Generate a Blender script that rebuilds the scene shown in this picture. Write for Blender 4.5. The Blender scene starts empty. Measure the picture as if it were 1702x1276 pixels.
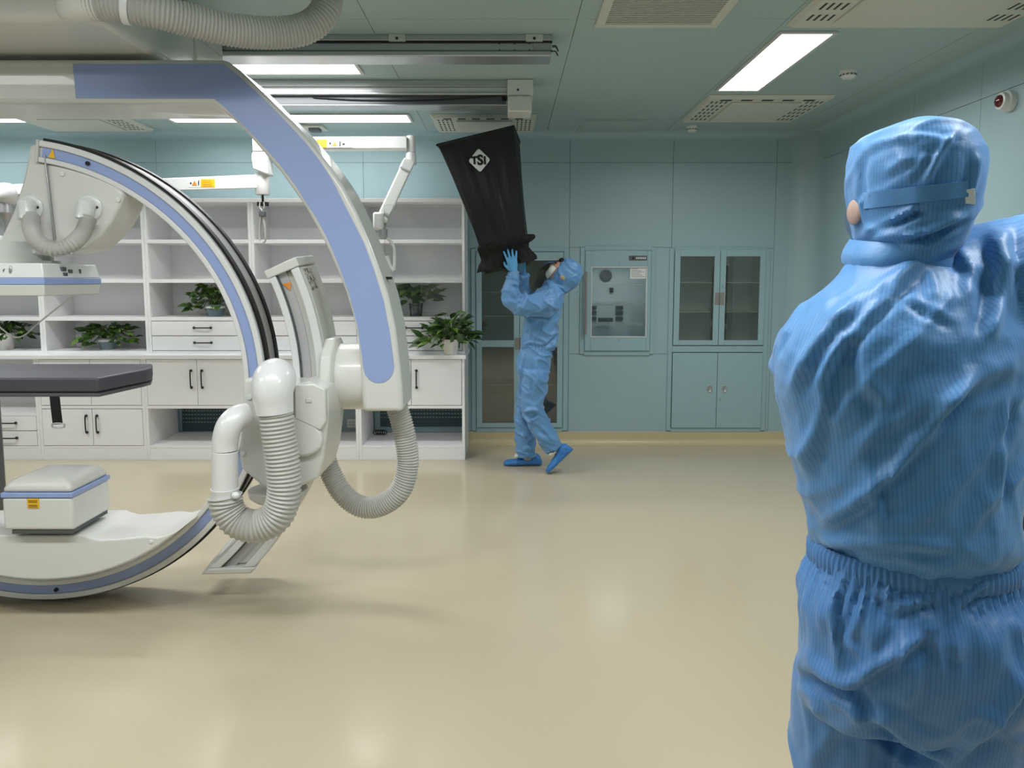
import bpy, bmesh, math, random
import numpy as np
from mathutils import Vector, Matrix, noise

scene = bpy.context.scene
COL = scene.collection
random.seed(7)

# ------------------------------------------------------------------ camera
FPX, U0, V0, PITCH, CAMH = 1250.0, 843.0, 588.0, math.atan(0.1), 1.51
cam_d = bpy.data.cameras.new('camera')
cam_d.sensor_fit = 'HORIZONTAL'
cam_d.sensor_width = 36.0
cam_d.lens = 36.0 * FPX / 1702.0
cam_d.shift_x = (851.0 - U0) / 1702.0
cam_d.shift_y = (V0 - 638.0) / 1702.0
cam_d.clip_start = 0.05
cam = bpy.data.objects.new('camera', cam_d)
COL.objects.link(cam)
cam.location = (0, 0, CAMH)
cam.rotation_euler = (math.pi / 2 - PITCH, 0, 0)
scene.camera = cam

# ------------------------------------------------------------------ world, exposure
world = bpy.data.worlds.new('world')
scene.world = world
world.use_nodes = True
world.node_tree.nodes['Background'].inputs[0].default_value = (0.62, 0.72, 0.75, 1)
world.node_tree.nodes['Background'].inputs[1].default_value = 0.02
scene.view_settings.view_transform = 'Standard'
scene.view_settings.look = 'None'
scene.view_settings.gamma = 1.0
scene.view_settings.use_curve_mapping = False
scene.view_settings.exposure = 0.3
LED = 3.0            # radiance of every ceiling panel's diffuser
LAMP_W = 21.0        # power of the downlight in every ceiling panel
LAMP_SPREAD = math.radians(165)


# ------------------------------------------------------------------ pixel -> place
def ray(u, v):
    dx = (u - U0) / FPX
    dz = -(v - V0) / FPX
    c, s = math.cos(PITCH), math.sin(PITCH)
    return Vector((dx, c + dz * s, -s + dz * c))


def W(u, v, Y):
    r = ray(u, v)
    return Vector((0, 0, CAMH)) + r * (Y / r.y)


def F(u, v, z=0.0):
    r = ray(u, v)
    return Vector((0, 0, CAMH)) + r * ((z - CAMH) / r.z)


def proj(co):
    c, s = math.cos(PITCH), math.sin(PITCH)
    y = co[:, 1]
    z = co[:, 2] - CAMH
    fw = y * c - z * s
    up = y * s + z * c
    return U0 + FPX * co[:, 0] / fw, V0 - FPX * up / fw


# ------------------------------------------------------------------ materials
def lin(c):
    return tuple(((x / 255.0) / 12.92 if x / 255.0 <= 0.04045 else ((x / 255.0 + 0.055) / 1.055) ** 2.4) for x in c) + (1.0,)


MATS = {}


def mat(name, rgb, rough=0.5, metal=0.0, var=0.04, vscale=6.0, bump=0.0, bscale=200.0, spec=0.5, coat=0.0,
        stretch=(1, 1, 1), emit=0.0, sheen=0.0):
    if name in MATS:
        return MATS[name]
    m = bpy.data.materials.new(name)
    m.use_nodes = True
    nt = m.node_tree
    b = nt.nodes['Principled BSDF']
    b.inputs['Roughness'].default_value = rough
    b.inputs['Metallic'].default_value = metal
    b.inputs['Specular IOR Level'].default_value = spec
    b.inputs['Coat Weight'].default_value = coat
    b.inputs['Sheen Weight'].default_value = sheen
    col = lin(rgb)
    tc = nt.nodes.new('ShaderNodeTexCoord')
    mp = nt.nodes.new('ShaderNodeMapping')
    mp.inputs['Scale'].default_value = stretch
    nt.links.new(tc.outputs['Object'], mp.inputs[0])
    nz = nt.nodes.new('ShaderNodeTexNoise')
    nz.inputs['Scale'].default_value = vscale
    nz.inputs['Detail'].default_value = 4
    nt.links.new(mp.outputs[0], nz.inputs['Vector'])
    mx = nt.nodes.new('ShaderNodeMixRGB')
    mx.inputs[1].default_value = tuple(max(0, c * (1 - var)) for c in col[:3]) + (1,)
    mx.inputs[2].default_value = tuple(min(1, c * (1 + var)) for c in col[:3]) + (1,)
    nt.links.new(nz.outputs['Fac'], mx.inputs[0])
    nt.links.new(mx.outputs[0], b.inputs['Base Color'])
    if bump > 0:
        n2 = nt.nodes.new('ShaderNodeTexNoise')
        n2.inputs['Scale'].default_value = bscale
        n2.inputs['Detail'].default_value = 3
        nt.links.new(mp.outputs[0], n2.inputs['Vector'])
        bp = nt.nodes.new('ShaderNodeBump')
        bp.inputs['Strength'].default_value = bump
        bp.inputs['Distance'].default_value = 0.01
        nt.links.new(n2.outputs['Fac'], bp.inputs['Height'])
        nt.links.new(bp.outputs[0], b.inputs['Normal'])
    if emit > 0:
        b.inputs['Emission Color'].default_value = col
        b.inputs['Emission Strength'].default_value = emit
    MATS[name] = m
    return m


def glass_mat(name, tint=(0.9, 0.95, 0.95), alpha=0.2, rough=0.03):
    if name in MATS:
        return MATS[name]
    m = bpy.data.materials.new(name)
    m.use_nodes = True
    nt = m.node_tree
    out = nt.nodes['Material Output']
    nt.nodes.remove(nt.nodes['Principled BSDF'])
    tr = nt.nodes.new('ShaderNodeBsdfTransparent')
    tr.inputs[0].default_value = tint + (1,)
    gl = nt.nodes.new('ShaderNodeBsdfGlossy')
    gl.inputs['Roughness'].default_value = rough
    fr = nt.nodes.new('ShaderNodeFresnel')
    fr.inputs[0].default_value = 1.45
    ad = nt.nodes.new('ShaderNodeMath')
    ad.operation = 'ADD'
    ad.inputs[1].default_value = alpha
    ad.use_clamp = True
    nt.links.new(fr.outputs[0], ad.inputs[0])
    ms = nt.nodes.new('ShaderNodeMixShader')
    nt.links.new(ad.outputs[0], ms.inputs[0])
    nt.links.new(tr.outputs[0], ms.inputs[1])
    nt.links.new(gl.outputs[0], ms.inputs[2])
    nt.links.new(ms.outputs[0], out.inputs[0])
    MATS[name] = m
    return m


def cloth_mat(name, rgb, rgb2, rough=0.48, stripes=True):
    m = bpy.data.materials.new(name)
    m.use_nodes = True
    nt = m.node_tree
    b = nt.nodes['Principled BSDF']
    b.inputs['Roughness'].default_value = rough
    b.inputs['Specular IOR Level'].default_value = 0.55
    b.inputs['Sheen Weight'].default_value = 0.15
    at = nt.nodes.new('ShaderNodeAttribute')
    at.attribute_name = 'stripe'
    mu = nt.nodes.new('ShaderNodeMath')
    mu.operation = 'MULTIPLY'
    mu.inputs[1].default_value = 2 * math.pi / 0.0060
    nt.links.new(at.outputs['Fac'], mu.inputs[0])
    sn = nt.nodes.new('ShaderNodeMath')
    sn.operation = 'SINE'
    nt.links.new(mu.outputs[0], sn.inputs[0])
    mr = nt.nodes.new('ShaderNodeMapRange')
    mr.inputs[1].default_value = 0.45
    mr.inputs[2].default_value = 0.95
    nt.links.new(sn.outputs[0], mr.inputs[0])
    sc = nt.nodes.new('ShaderNodeMath')
    sc.operation = 'MULTIPLY'
    sc.inputs[1].default_value = 0.42 if stripes else 0.0
    nt.links.new(mr.outputs[0], sc.inputs[0])
    mx = nt.nodes.new('ShaderNodeMixRGB')
    mx.inputs[1].default_value = lin(rgb)
    mx.inputs[2].default_value = lin(rgb2)
    nt.links.new(sc.outputs[0], mx.inputs[0])
    tc = nt.nodes.new('ShaderNodeTexCoord')
    nz = nt.nodes.new('ShaderNodeTexNoise')
    nz.inputs['Scale'].default_value = 9
    nz.inputs['Detail'].default_value = 5
    nt.links.new(tc.outputs['Object'], nz.inputs['Vector'])
    bp = nt.nodes.new('ShaderNodeBump')
    bp.inputs['Strength'].default_value = 0.35
    bp.inputs['Distance'].default_value = 0.02
    nt.links.new(nz.outputs['Fac'], bp.inputs['Height'])
    nt.links.new(bp.outputs[0], b.inputs['Normal'])
    nt.links.new(mx.outputs[0], b.inputs['Base Color'])
    MATS[name] = m
    return m


TEAL = mat('teal_painted_steel', (161, 187, 193), 0.42, var=0.02, bump=0.01, bscale=60)
TEALC = mat('teal_ceiling_panel', (166, 187, 185), 0.5, var=0.02)
TEALD = mat('teal_cabinet_steel', (157, 186, 192), 0.38, var=0.02)
FLOORM = mat('cream_vinyl', (192, 180, 155), 0.17, var=0.05, vscale=160, bump=0.015, bscale=350, spec=0.45)
COVEM = mat('cream_vinyl_upturn', (206, 190, 152), 0.35, var=0.05, vscale=60)
SHELF = mat('white_wood_laminate', (248, 248, 249), 0.45, var=0.05, vscale=18, stretch=(0.25, 1, 9), bump=0.03, bscale=40)
EQ = mat('warm_white_enamel', (216, 217, 211), 0.32, var=0.015, coat=0.25)
EQ2 = mat('white_enamel', (224, 225, 224), 0.3, var=0.01, coat=0.25)
EQG = mat('grey_white_plastic', (206, 207, 200), 0.4, var=0.02)
BLUE = mat('periwinkle_inlay', (150, 168, 214), 0.38, var=0.02)
HOSE = mat('grey_ribbed_hose', (186, 186, 180), 0.45, var=0.03)
BLACK = mat('black_rubber', (8, 8, 10), 0.5, var=0.1)
BLACKS = mat('black_satin_metal', (24, 24, 26), 0.4, var=0.1)
GREYM = mat('brushed_grey_metal', (178, 178, 180), 0.35, 0.6, var=0.06, vscale=30)
ALU = mat('anodised_aluminium', (188, 192, 194), 0.36, 0.75, var=0.04, vscale=20, stretch=(0.1, 1, 1))
DGREY = mat('dark_grey_metal', (92, 95, 98), 0.45, 0.3)
MATTR = mat('charcoal_vinyl_mattress', (72, 71, 78), 0.48, var=0.1, bump=0.5, bscale=7, stretch=(.6, 1.6, 1))
GREYP = mat('light_grey_plastic', (178, 178, 178), 0.4, var=0.05, vscale=30)
TAUPE = mat('taupe_metal', (150, 142, 136), 0.4, 0.15)
CREAMP = mat('cream_plastic', (206, 207, 194), 0.5, var=0.02)
SLOTM = mat('dark_slot', (52, 54, 50), 0.7)
YEL = mat('yellow_sticker', (240, 188, 30), 0.5, var=0.05)
ORNG = mat('orange_sign', (216, 140, 60), 0.5)
INK = mat('dark_print', (52, 50, 48), 0.6)
PAPER = mat('white_paper', (232, 234, 232), 0.7)
REDL = mat('red_lens', (92, 10, 14), 0.15, coat=0.5)
INTER = mat('cabinet_interior', (204, 201, 186), 0.5, 0.2, var=0.08)
FINT = mat('fridge_interior', (200, 212, 214), 0.5)
LEDM = mat('led_diffuser', (255, 253, 248), 0.5, var=0.0, emit=LED)
ALUF = mat('light_frame', (206, 206, 206), 0.4, 0.2)
GLASS = glass_mat('door_glass', (0.86, 0.88, 0.86), 0.07)
GLASSF = glass_mat('fridge_glass', (0.86, 0.9, 0.9), 0.05)
ACRYL = glass_mat('clear_acrylic', (0.965, 0.975, 0.975), 0.0)
GLASSP = glass_mat('vase_glass', (0.62, 0.68, 0.68), 0.06)
LEAF = mat('dark_green_leaf', (52, 84, 34), 0.38, var=0.35, vscale=25)
LEAF2 = mat('bright_green_leaf', (96, 132, 48), 0.4, var=0.3, vscale=25)
STEM = mat('green_stem', (84, 104, 52), 0.5)
SOIL = mat('potting_soil', (46, 36, 28), 0.9, var=0.4, vscale=60)
POTW = mat('white_ceramic', (232, 230, 224), 0.35)
POTB = mat('blue_grey_ceramic', (112, 132, 138), 0.3, var=0.1)
WATER = mat('dim_water', (74, 88, 86), 0.1)
FABK = mat('black_nylon', (11, 14, 18), 0.55, var=0.15, vscale=10, bump=0.1, bscale=30)
FABK2 = mat('black_cloth', (7, 7, 8), 0.75, var=0.2)
LOGO = mat('white_print', (222, 224, 224), 0.6)
GLOVE = mat('blue_nitrile_glove', (84, 158, 206), 0.4, var=0.05)
SHOEC = mat('bright_blue_overshoe', (52, 122, 192), 0.4, var=0.12, vscale=20)
SKIN = mat('skin', (206, 158, 134), 0.5, var=0.04)
SKINP = mat('pale_skin', (182, 156, 144), 0.6, var=0.12, vscale=90)
TANP = mat('tan_patch', (176, 156, 122), 0.7, var=0.3, vscale=60)
HAIR = mat('black_hair', (26, 22, 20), 0.6)
MASKM = mat('pale_mask', (214, 226, 220), 0.75, bump=0.1, bscale=60)
SUITB = cloth_mat('blue_cleanroom_cloth', (86, 146, 204), (52, 98, 158))
SUITT = cloth_mat('blue_trouser_cloth', (80, 136, 196), (50, 92, 150))
SUITF = cloth_mat('faded_blue_cloth', (94, 146, 196), (70, 112, 166), stripes=False)
SHOEW = mat('white_sneaker', (226, 222, 210), 0.6)
GRILL = mat('dark_grille', (80, 100, 106), 0.6)


# ------------------------------------------------------------------ object helpers
def wloc(o):
    p = Vector((0, 0, 0))
    while o is not None:
        p += Vector(o.location)
        o = o.parent
    return p


def tag(o, label=None, cat=None, group=None, kind=None):
    if label:
        o['label'] = label
    if cat:
        o['category'] = cat
    if group:
        o['group'] = group
    if kind:
        o['kind'] = kind
    return o


def thing(name, label, cat, loc=(0, 0, 0), group=None):
    o = bpy.data.objects.new(name, None)
    o.empty_display_size = 0.1
    COL.objects.link(o)
    o.location = loc
    return tag(o, label, cat, group)


def copy_tree(o, parent=None):
    c = o.copy()
    COL.objects.link(c)
    if parent is not None:
        c.parent = parent
    for ch in list(o.children):
        copy_tree(ch, c)
    return c


def frame_of(d):
    d = Vector(d).normalized()
    a = Vector((0, 0, 1)) if abs(d.z) < 0.9 else Vector((1, 0, 0))
    e1 = d.cross(a).normalized()
    return e1, d.cross(e1).normalized(), d


def spline(pts, n, closed=False):
    pts = [Vector(p) for p in pts]
    if len(pts) == 2:
        return [pts[0].lerp(pts[1], i / n) for i in range(n + 1)]
    P = [2 * pts[0] - pts[1]] + pts + [2 * pts[-1] - pts[-2]]
    dense = []
    for i in range(1, len(P) - 2):
        p0, p1, p2, p3 = P[i - 1:i + 3]
        for k in range(24):
            t = k / 24
            dense.append(0.5 * ((2 * p1) + (p2 - p0) * t + (2 * p0 - 5 * p1 + 4 * p2 - p3) * t * t +
                                (3 * p1 - p0 - 3 * p2 + p3) * t ** 3))
    dense.append(pts[-1])
    L = [0]
    for a, b in zip(dense, dense[1:]):
        L.append(L[-1] + (b - a).length)
    out = []
    j = 0
    for i in range(n + 1):
        s = L[-1] * i / n
        while j < len(L) - 2 and L[j + 1] < s:
            j += 1
        t = (s - L[j]) / max(1e-9, L[j + 1] - L[j])
        out.append(dense[j].lerp(dense[j + 1], t))
    return out


class M:
    def __init__(self):
        self.v = []
        self.f = []

    def add(self, vs, fs):
        k = len(self.v)
        self.v += [Vector(p) for p in vs]
        self.f += [[i + k for i in f] for f in fs]
        return self

    def box(self, x0, x1, y0, y1, z0, z1):
        x0, x1 = min(x0, x1), max(x0, x1)
        y0, y1 = min(y0, y1), max(y0, y1)
        z0, z1 = min(z0, z1), max(z0, z1)
        return self.add([(x0, y0, z0), (x1, y0, z0), (x1, y1, z0), (x0, y1, z0), (x0, y0, z1), (x1, y0, z1), (x1, y1, z1), (x0, y1, z1)],
                        [(0, 3, 2, 1), (4, 5, 6, 7), (0, 1, 5, 4), (1, 2, 6, 5), (2, 3, 7, 6), (3, 0, 4, 7)])

    def hexa(self, a, b):
        # a, b: two quads (lists of 4 points), joined to a solid
        return self.add(list(a) + list(b), [(3, 2, 1, 0), (4, 5, 6, 7), (0, 1, 5, 4), (1, 2, 6, 5), (2, 3, 7, 6), (3, 0, 4, 7)])

    def bar(self, p0, p1, w, h, up=(0, 0, 1)):
        p0, p1 = Vector(p0), Vector(p1)
        d = (p1 - p0).normalized()
        s = d.cross(Vector(up)).normalized()
        t = s.cross(d)
        q = lambda p: [p - s * w / 2 - t * h / 2, p + s * w / 2 - t * h / 2, p + s * w / 2 + t * h / 2, p - s * w / 2 + t * h / 2]
        return self.hexa(q(p0), q(p1))

    def prism(self, poly, off):
        # poly: 3D outline; off: extrusion vector
        n = len(poly)
        off = Vector(off)
        a = [Vector(p) for p in poly]
        b = [p + off for p in a]
        return self.add(a + b, [list(range(n))[::-1], list(range(n, 2 * n))] +
                        [(i, (i + 1) % n, n + (i + 1) % n, n + i) for i in range(n)])

    def strip(self, outer, inner, off):
        # solid band between two polylines of equal length, extruded by off
        n = len(outer)
        off = Vector(off)
        o = [Vector(p) for p in outer]
        i_ = [Vector(p) for p in inner]
        vs = o + i_ + [p + off for p in o] + [p + off for p in i_]
        fs = []
        for k in range(n - 1):
            fs += [(k, k + 1, n + k + 1, n + k), (2 * n + k + 1, 2 * n + k, 3 * n + k, 3 * n + k + 1),
                   (k + 1, k, 2 * n + k, 2 * n + k + 1), (n + k, n + k + 1, 3 * n + k + 1, 3 * n + k)]
        fs += [(0, n, 3 * n, 2 * n), (n - 1, 3 * n - 1, 4 * n - 1, 2 * n - 1)]
        return self.add(vs, fs)

    def rings(self, rs, caps=True):
        n = len(rs[0])
        vs = [p for r in rs for p in r]
        fs = [(i * n + j, i * n + (j + 1) % n, (i + 1) * n + (j + 1) % n, (i + 1) * n + j) for i in range(len(rs) - 1) for j in range(n)]
        if caps:
            fs += [list(range(n))[::-1], list(range((len(rs) - 1) * n, len(rs) * n))]
        return self.add(vs, fs)

    def tube(self, path, r, n=16, caps=True):
        path = [Vector(p) for p in path]
        m = len(path)
        rr = r if hasattr(r, '__len__') else [r] * m
        rs = []
        e1 = None
        for i in range(m):
            d = (path[min(i + 1, m - 1)] - path[max(i - 1, 0)])
            d = d.normalized() if d.length > 1e-9 else Vector((0, 0, 1))
            if e1 is None:
                e1 = frame_of(d)[0]
            else:
                e1 = (e1 - d * e1.dot(d)).normalized()
            e2 = d.cross(e1)
            rs.append([path[i] + (e1 * math.cos(2 * math.pi * k / n) + e2 * math.sin(2 * math.pi * k / n)) * rr[i] for k in range(n)])
        return self.rings(rs, caps)

    def cyl(self, p0, p1, r, r1=None, n=24):
        return self.tube([p0, p1], [r, r if r1 is None else r1], n)

    def lathe(self, prof, c, axis=(0, 0, 1), n=28):
        e1, e2, d = frame_of(axis)
        c = Vector(c)
        return self.rings([[c + d * h + (e1 * math.cos(2 * math.pi * k / n) + e2 * math.sin(2 * math.pi * k / n)) * max(r, 1e-4)
                            for k in range(n)] for r, h in prof])

    def ell(self, c, rx, ry, rz, n=16, m=10, R=None):
        c = Vector(c)
        rs = []
        for i in range(m + 1):
            t = math.pi * (i + 0.02) / (m + 0.04)
            ring = []
            for k in range(n):
                a = 2 * math.pi * k / n
                p = Vector((rx * math.sin(t) * math.cos(a), ry * math.sin(t) * math.sin(a), -rz * math.cos(t)))
                ring.append(c + (R @ p if R else p))
            rs.append(ring)
        return self.rings(rs)

    def build(self, name, m, parent=None, bevel=0.0, smooth=35, seg=2):
        me = bpy.data.meshes.new(name)
        off = wloc(parent)
        me.from_pydata([tuple(p - off) for p in self.v], [], self.f)
        b = bmesh.new()
        b.from_mesh(me)
        bmesh.ops.recalc_face_normals(b, faces=b.faces)
        b.to_mesh(me)
        b.free()
        return link(name, me, m, parent, bevel, smooth, seg)


def link(name, me, m, parent=None, bevel=0.0, smooth=35, seg=2):
    me.materials.append(m)
    if smooth:
        me.polygons.foreach_set('use_smooth', [True] * len(me.polygons))
        me.set_sharp_from_angle(angle=math.radians(smooth))
    o = bpy.data.objects.new(name, me)
    COL.objects.link(o)
    if parent is not None:
        o.parent = parent
    if bevel > 0:
        md = o.modifiers.new('bevel', 'BEVEL')
        md.width = bevel
        md.segments = seg
        md.limit_method = 'ANGLE'
        md.angle_limit = math.radians(35)
        md.harden_normals = False
    return o


def struct(o):
    o['kind'] = 'structure'
    return o


def text_part(txt, size, pos, m, parent, rot=(math.pi / 2, 0, 0), depth=0.0006, name='lettering', bold=0.0, align='CENTER', sx=1.0):
    cu = bpy.data.curves.new('t', 'FONT')
    cu.body = txt
    cu.size = size
    cu.extrude = depth
    cu.offset = bold
    cu.align_x = align
    cu.align_y = 'CENTER'
    cu.resolution_u = 3
    t = bpy.data.objects.new('t', cu)
    COL.objects.link(t)
    dg = bpy.context.evaluated_depsgraph_get()
    me = bpy.data.meshes.new_from_object(t.evaluated_get(dg))
    bpy.data.objects.remove(t)
    R = Matrix.Diagonal((sx, 1, 1)).to_4x4()
    E_ = rot.to_matrix() if hasattr(rot, 'to_matrix') else (rot if isinstance(rot, Matrix) else None)
    if E_ is None:
        from mathutils import Euler
        E_ = Euler(rot).to_matrix()
    me.transform(Matrix.Translation(Vector(pos) - wloc(parent)) @ E_.to_4x4() @ R)
    me.materials.clear()
    o = link(name, me, m, parent, 0, 0)
    return o


def hose(path, r, pitch, amp, n=22):
    L = sum((b - a).length for a, b in zip(path, path[1:]))
    k = max(8, int(L / pitch)) * 4
    p = spline(path, k)
    rr = [r - amp + amp * 2 * (0.5 + 0.5 * math.cos(math.pi * i / 2)) for i in range(k + 1)]
    return M().tube(p, rr, n)


# ================================================================== THE ROOM
YB, XR, XL, YN, ZC = 6.80, 2.72, -6.2, -3.2, 2.80
fl = struct(M().box(XL, XR, YN, 7.4, -0.1, 0).build('floor', FLOORM))
wr = struct(M().box(XR + 0.45, XR + 0.55, YN, 7.4, -0.1, 2.95).build('wall_right', TEAL))
wb = struct(M().box(XL, XR + 0.5, YB + 0.46, YB + 0.56, -0.1, 2.95).build('wall_back', TEAL))
wl = struct(M().box(XL - 0.1, XL, YN, 7.4, -0.1, 2.95).build('wall_left', TEAL))
wn = struct(M().box(XL, XR + 0.5, YN - 0.1, YN, -0.1, 2.95).build('wall_front', TEAL))
ce = struct(M().box(XL, XR + 0.5, YN, 7.4, ZC + 0.02, ZC + 0.12).build('ceiling', TEALC))

# ceiling panels with narrow joints
xs = [x for x in [0.35 + 1.05 * k for k in range(-7, 4)] if XL < x < XR]
xs = [XL] + xs + [XR + 0.02]
ys = [YN, -0.9, 1.5, 3.9, 6.3, YB + 0.05]
for i in range(len(xs) - 1):
    for j in range(len(ys) - 1):
        M().box(xs[i] + 0.0015, xs[i + 1] - 0.0015, ys[j] + 0.0015, ys[j + 1] - 0.0015, ZC, ZC + 0.02).build('panel', TEALC, ce, 0.0, 0)

ZS = W(900, 270, YB).z          # horizontal joint of the wall panels
CX = [-0.36 + 0.917 * k for k in range(-7, 4)]
CX = [x for x in CX if XL < x < XR] + [XR + 0.01]
CX = [XL] + CX
ZCAB0, ZCAB1 = 0.125, W(860, 413, YB).z
cab_a = (W(786, 560, YB).x, W(941, 560, YB).x)
cab_c = (W(1112, 560, YB).x, W(1273, 560, YB).x)
fr_x = (W(966, 500, YB).x, W(1086, 500, YB).x)
fr_z = (W(1000, 588, YB).z, W(1000, 411, YB).z)


def wpanel(x0, x1, z0, z1):
    if x1 - x0 > 0.004 and z1 - z0 > 0.004:
        g = 0.0013
        M().box(x0 + g, x1 - g, YB, YB + 0.03, z0 + g, z1 - g).build('panel', TEAL, wb, 0.001, 0)


for i in range(len(CX) - 1):
    x0, x1 = CX[i], CX[i + 1]
    wpanel(x0, x1, ZS, ZC + 0.01)
    hole = None
    for h in ((cab_a, ZCAB0, ZCAB1), (cab_c, ZCAB0, ZCAB1), (fr_x, fr_z[0], fr_z[1])):
        c = 0.5 * (h[0][0] + h[0][1])
        if x0 < c < x1:
            hole = h
    if hole:
        (a, b), z0, z1 = hole
        wpanel(x0, x1, z1, ZS)
        wpanel(x0, x1, 0, z0)
        wpanel(x0, a, z0, z1)
        wpanel(b, x1, z0, z1)
    else:
        wpanel(x0, x1, 0, ZS)

# right wall panels; the built-in cabinet of the right wall leaves a hole
cab_d = (3.52, 4.44)
ry = [7.0 - 0.917 * k for k in range(0, 13)]
ry = [y for y in ry if y > YN] + [YN]
ry[0] = YB + 0.02


def rpanel(y1, y0, z0, z1):
    if y1 - y0 > 0.004 and z1 - z0 > 0.004:
        g = 0.0013
        M().box(XR, XR + 0.03, y0 + g, y1 - g, z0 + g, z1 - g).build('panel', TEAL, wr, 0.001, 0)


ry = sorted(set(ry), reverse=True)
ry = [y for y in ry if not (cab_d[0] - 0.05 < y < cab_d[1] + 0.05)] + [cab_d[0], cab_d[1]]
ry = sorted(ry, reverse=True)
for i in range(len(ry) - 1):
    rpanel(ry[i], ry[i + 1], ZS, ZC + 0.01)
    if abs(ry[i] - cab_d[1]) < 1e-6:
        rpanel(ry[i], ry[i + 1], ZCAB1, ZS)
        rpanel(ry[i], ry[i + 1], 0, ZCAB0)
    else:
        rpanel(ry[i], ry[i + 1], 0, ZS)


def cove(name, pts_fn, m, n=8):
    a = []
    for k in range(n + 1):
        a.append(pts_fn(math.pi / 2 * k / n))
    mm = M()
    A = [p for p, q in a]
    B = [q for p, q in a]
    vs = A + B
    k = n + 1
    mm.add(vs, [(i, i + 1, k + i + 1, k + i) for i in range(n)])
    return struct(mm.build(name, m, None, 0, 60))


r = 0.2
cove('trim_1', lambda t: ((XR - r + r * math.sin(t), YB - r + r * math.cos(t), 0.0), (XR - r + r * math.sin(t), YB - r + r * math.cos(t), ZC)), TEAL)
r2 = 0.07
cove('trim_2', lambda t: ((XL, YB - r2 + r2 * math.cos(t), ZC - r2 + r2 * math.sin(t)), (XR, YB - r2 + r2 * math.cos(t), ZC - r2 + r2 * math.sin(t))), TEAL)
cove('trim_3', lambda t: ((XR - r2 + r2 * math.cos(t), YN, ZC - r2 + r2 * math.sin(t)), (XR - r2 + r2 * math.cos(t), YB, ZC - r2 + r2 * math.sin(t))), TEAL)
# vinyl upturn at the foot of the walls
bbk = M().box(XL, XR, YB - 0.012, YB, 0, 0.115)
cv = [(YB - 0.012 - 0.05 + 0.05 * math.sin(t), 0.05 - 0.05 * math.cos(t)) for t in [math.pi / 2 * k / 6 for k in range(7)]]
cv = [(YB - 0.005, 0.0)] + [(y, z) for y, z in cv] + [(YB - 0.005, 0.05)]
bbk.prism([(XL, y, z) for y, z in cv], (XR - XL, 0, 0))
struct(bbk.build('baseboard_back', COVEM))
bbr = M().box(XR - 0.012, XR, YN, YB - 0.012, 0, 0.115)
cvr = [(XR - 0.012 - (YB - 0.012 - y), z) for y, z in cv]
bbr.prism([(x, YN, z) for x, z in cvr], (0, YB - YN, 0))
struct(bbr.build('baseboard_right', COVEM))


# ================================================================== CEILING FIXTURES
def light_panel(label, x0, x1, y0, y1, dim=1.0):
    t = thing('ceiling_light', label, 'ceiling light', ((x0 + x1) / 2, (y0 + y1) / 2, ZC), 'recessed LED ceiling panels')
    w = 0.022
    z0 = ZC - 0.012
    f = M()
    f.box(x0, x1, y0, y0 + w, z0, ZC).box(x0, x1, y1 - w, y1, z0, ZC).box(x0, x0 + w, y0 + w, y1 - w, z0, ZC).box(x1 - w, x1, y0 + w, y1 - w, z0, ZC)
    f.build('frame', ALUF, t, 0.002)
    M().box(x0 + w, x1 - w, y0 + w, y1 - w, z0 + 0.004, ZC).build('diffuser', LEDM, t, 0, 0)
    ld = bpy.data.lights.new('panel_lamp', 'AREA')
    ld.shape = 'RECTANGLE'
    ld.size, ld.size_y = x1 - x0 - 2 * w, y1 - y0 - 2 * w
    ld.energy = LAMP_W * (x1 - x0) * (y1 - y0) / 0.385 * dim
    ld.spread = LAMP_SPREAD
    ld.color = (0.975, 0.985, 1.0)
    lo_ = bpy.data.objects.new('panel_lamp', ld)
    COL.objects.link(lo_)
    lo_.parent = t
    lo_.location = (0, 0, -0.010)
    return t


ya, yb_ = F(600, 97, ZC).y, F(600, 124, ZC).y
xa = F(598, 110, ZC).x
light_panel('bright ceiling panel between the two overhead rails, above the curved arm', xa - 1.22, xa, ya, ya + 0.32)
y1, y2 = F(600, 188, ZC).y, F(600, 206, ZC).y
x1 = F(685, 197, ZC).x
light_panel('bright ceiling panel above the stickered white upper arm, beyond the second rail', x1 - 1.22, x1, y1, y1 + 0.32, 0.22)
x0 = F(288, 201, ZC).x
light_panel('ceiling panel glimpsed as a thin strip under the horizontal arm', x0, x0 + 0.6, y1, y1 + 0.32, 0.22)
x1 = F(62, 204, ZC).x
light_panel('ceiling panel cut off by the left edge of the photo', x1 - 1.22, x1, y1, y1 + 0.32, 0.22)
xr0, xr1 = 1.425, 1.735
yr0 = F(1300, 51, ZC).y
light_panel('bright ceiling panel running lengthwise at the right, near the smoke detector', xr0, xr1, yr0, yr0 + 1.24)
hid = 'unseen ceiling panel overhead, added to help light the room'  # out-of-view panels, added to help light the room
for (px, py, lx, ly) in ((1.58, 1.1, .31, 1.24), (-1.3, 1.6, 1.22, .32), (-3.4, 1.6, 1.22, .32), (0.1, 1.6, 1.22, .32), (-3.9, 4.75, 1.22, .32),
                         (-3.4, -1.2, 1.22, .32)):
    light_panel(hid, px - lx / 2, px + lx / 2, py - ly / 2, py + ly / 2)


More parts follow.
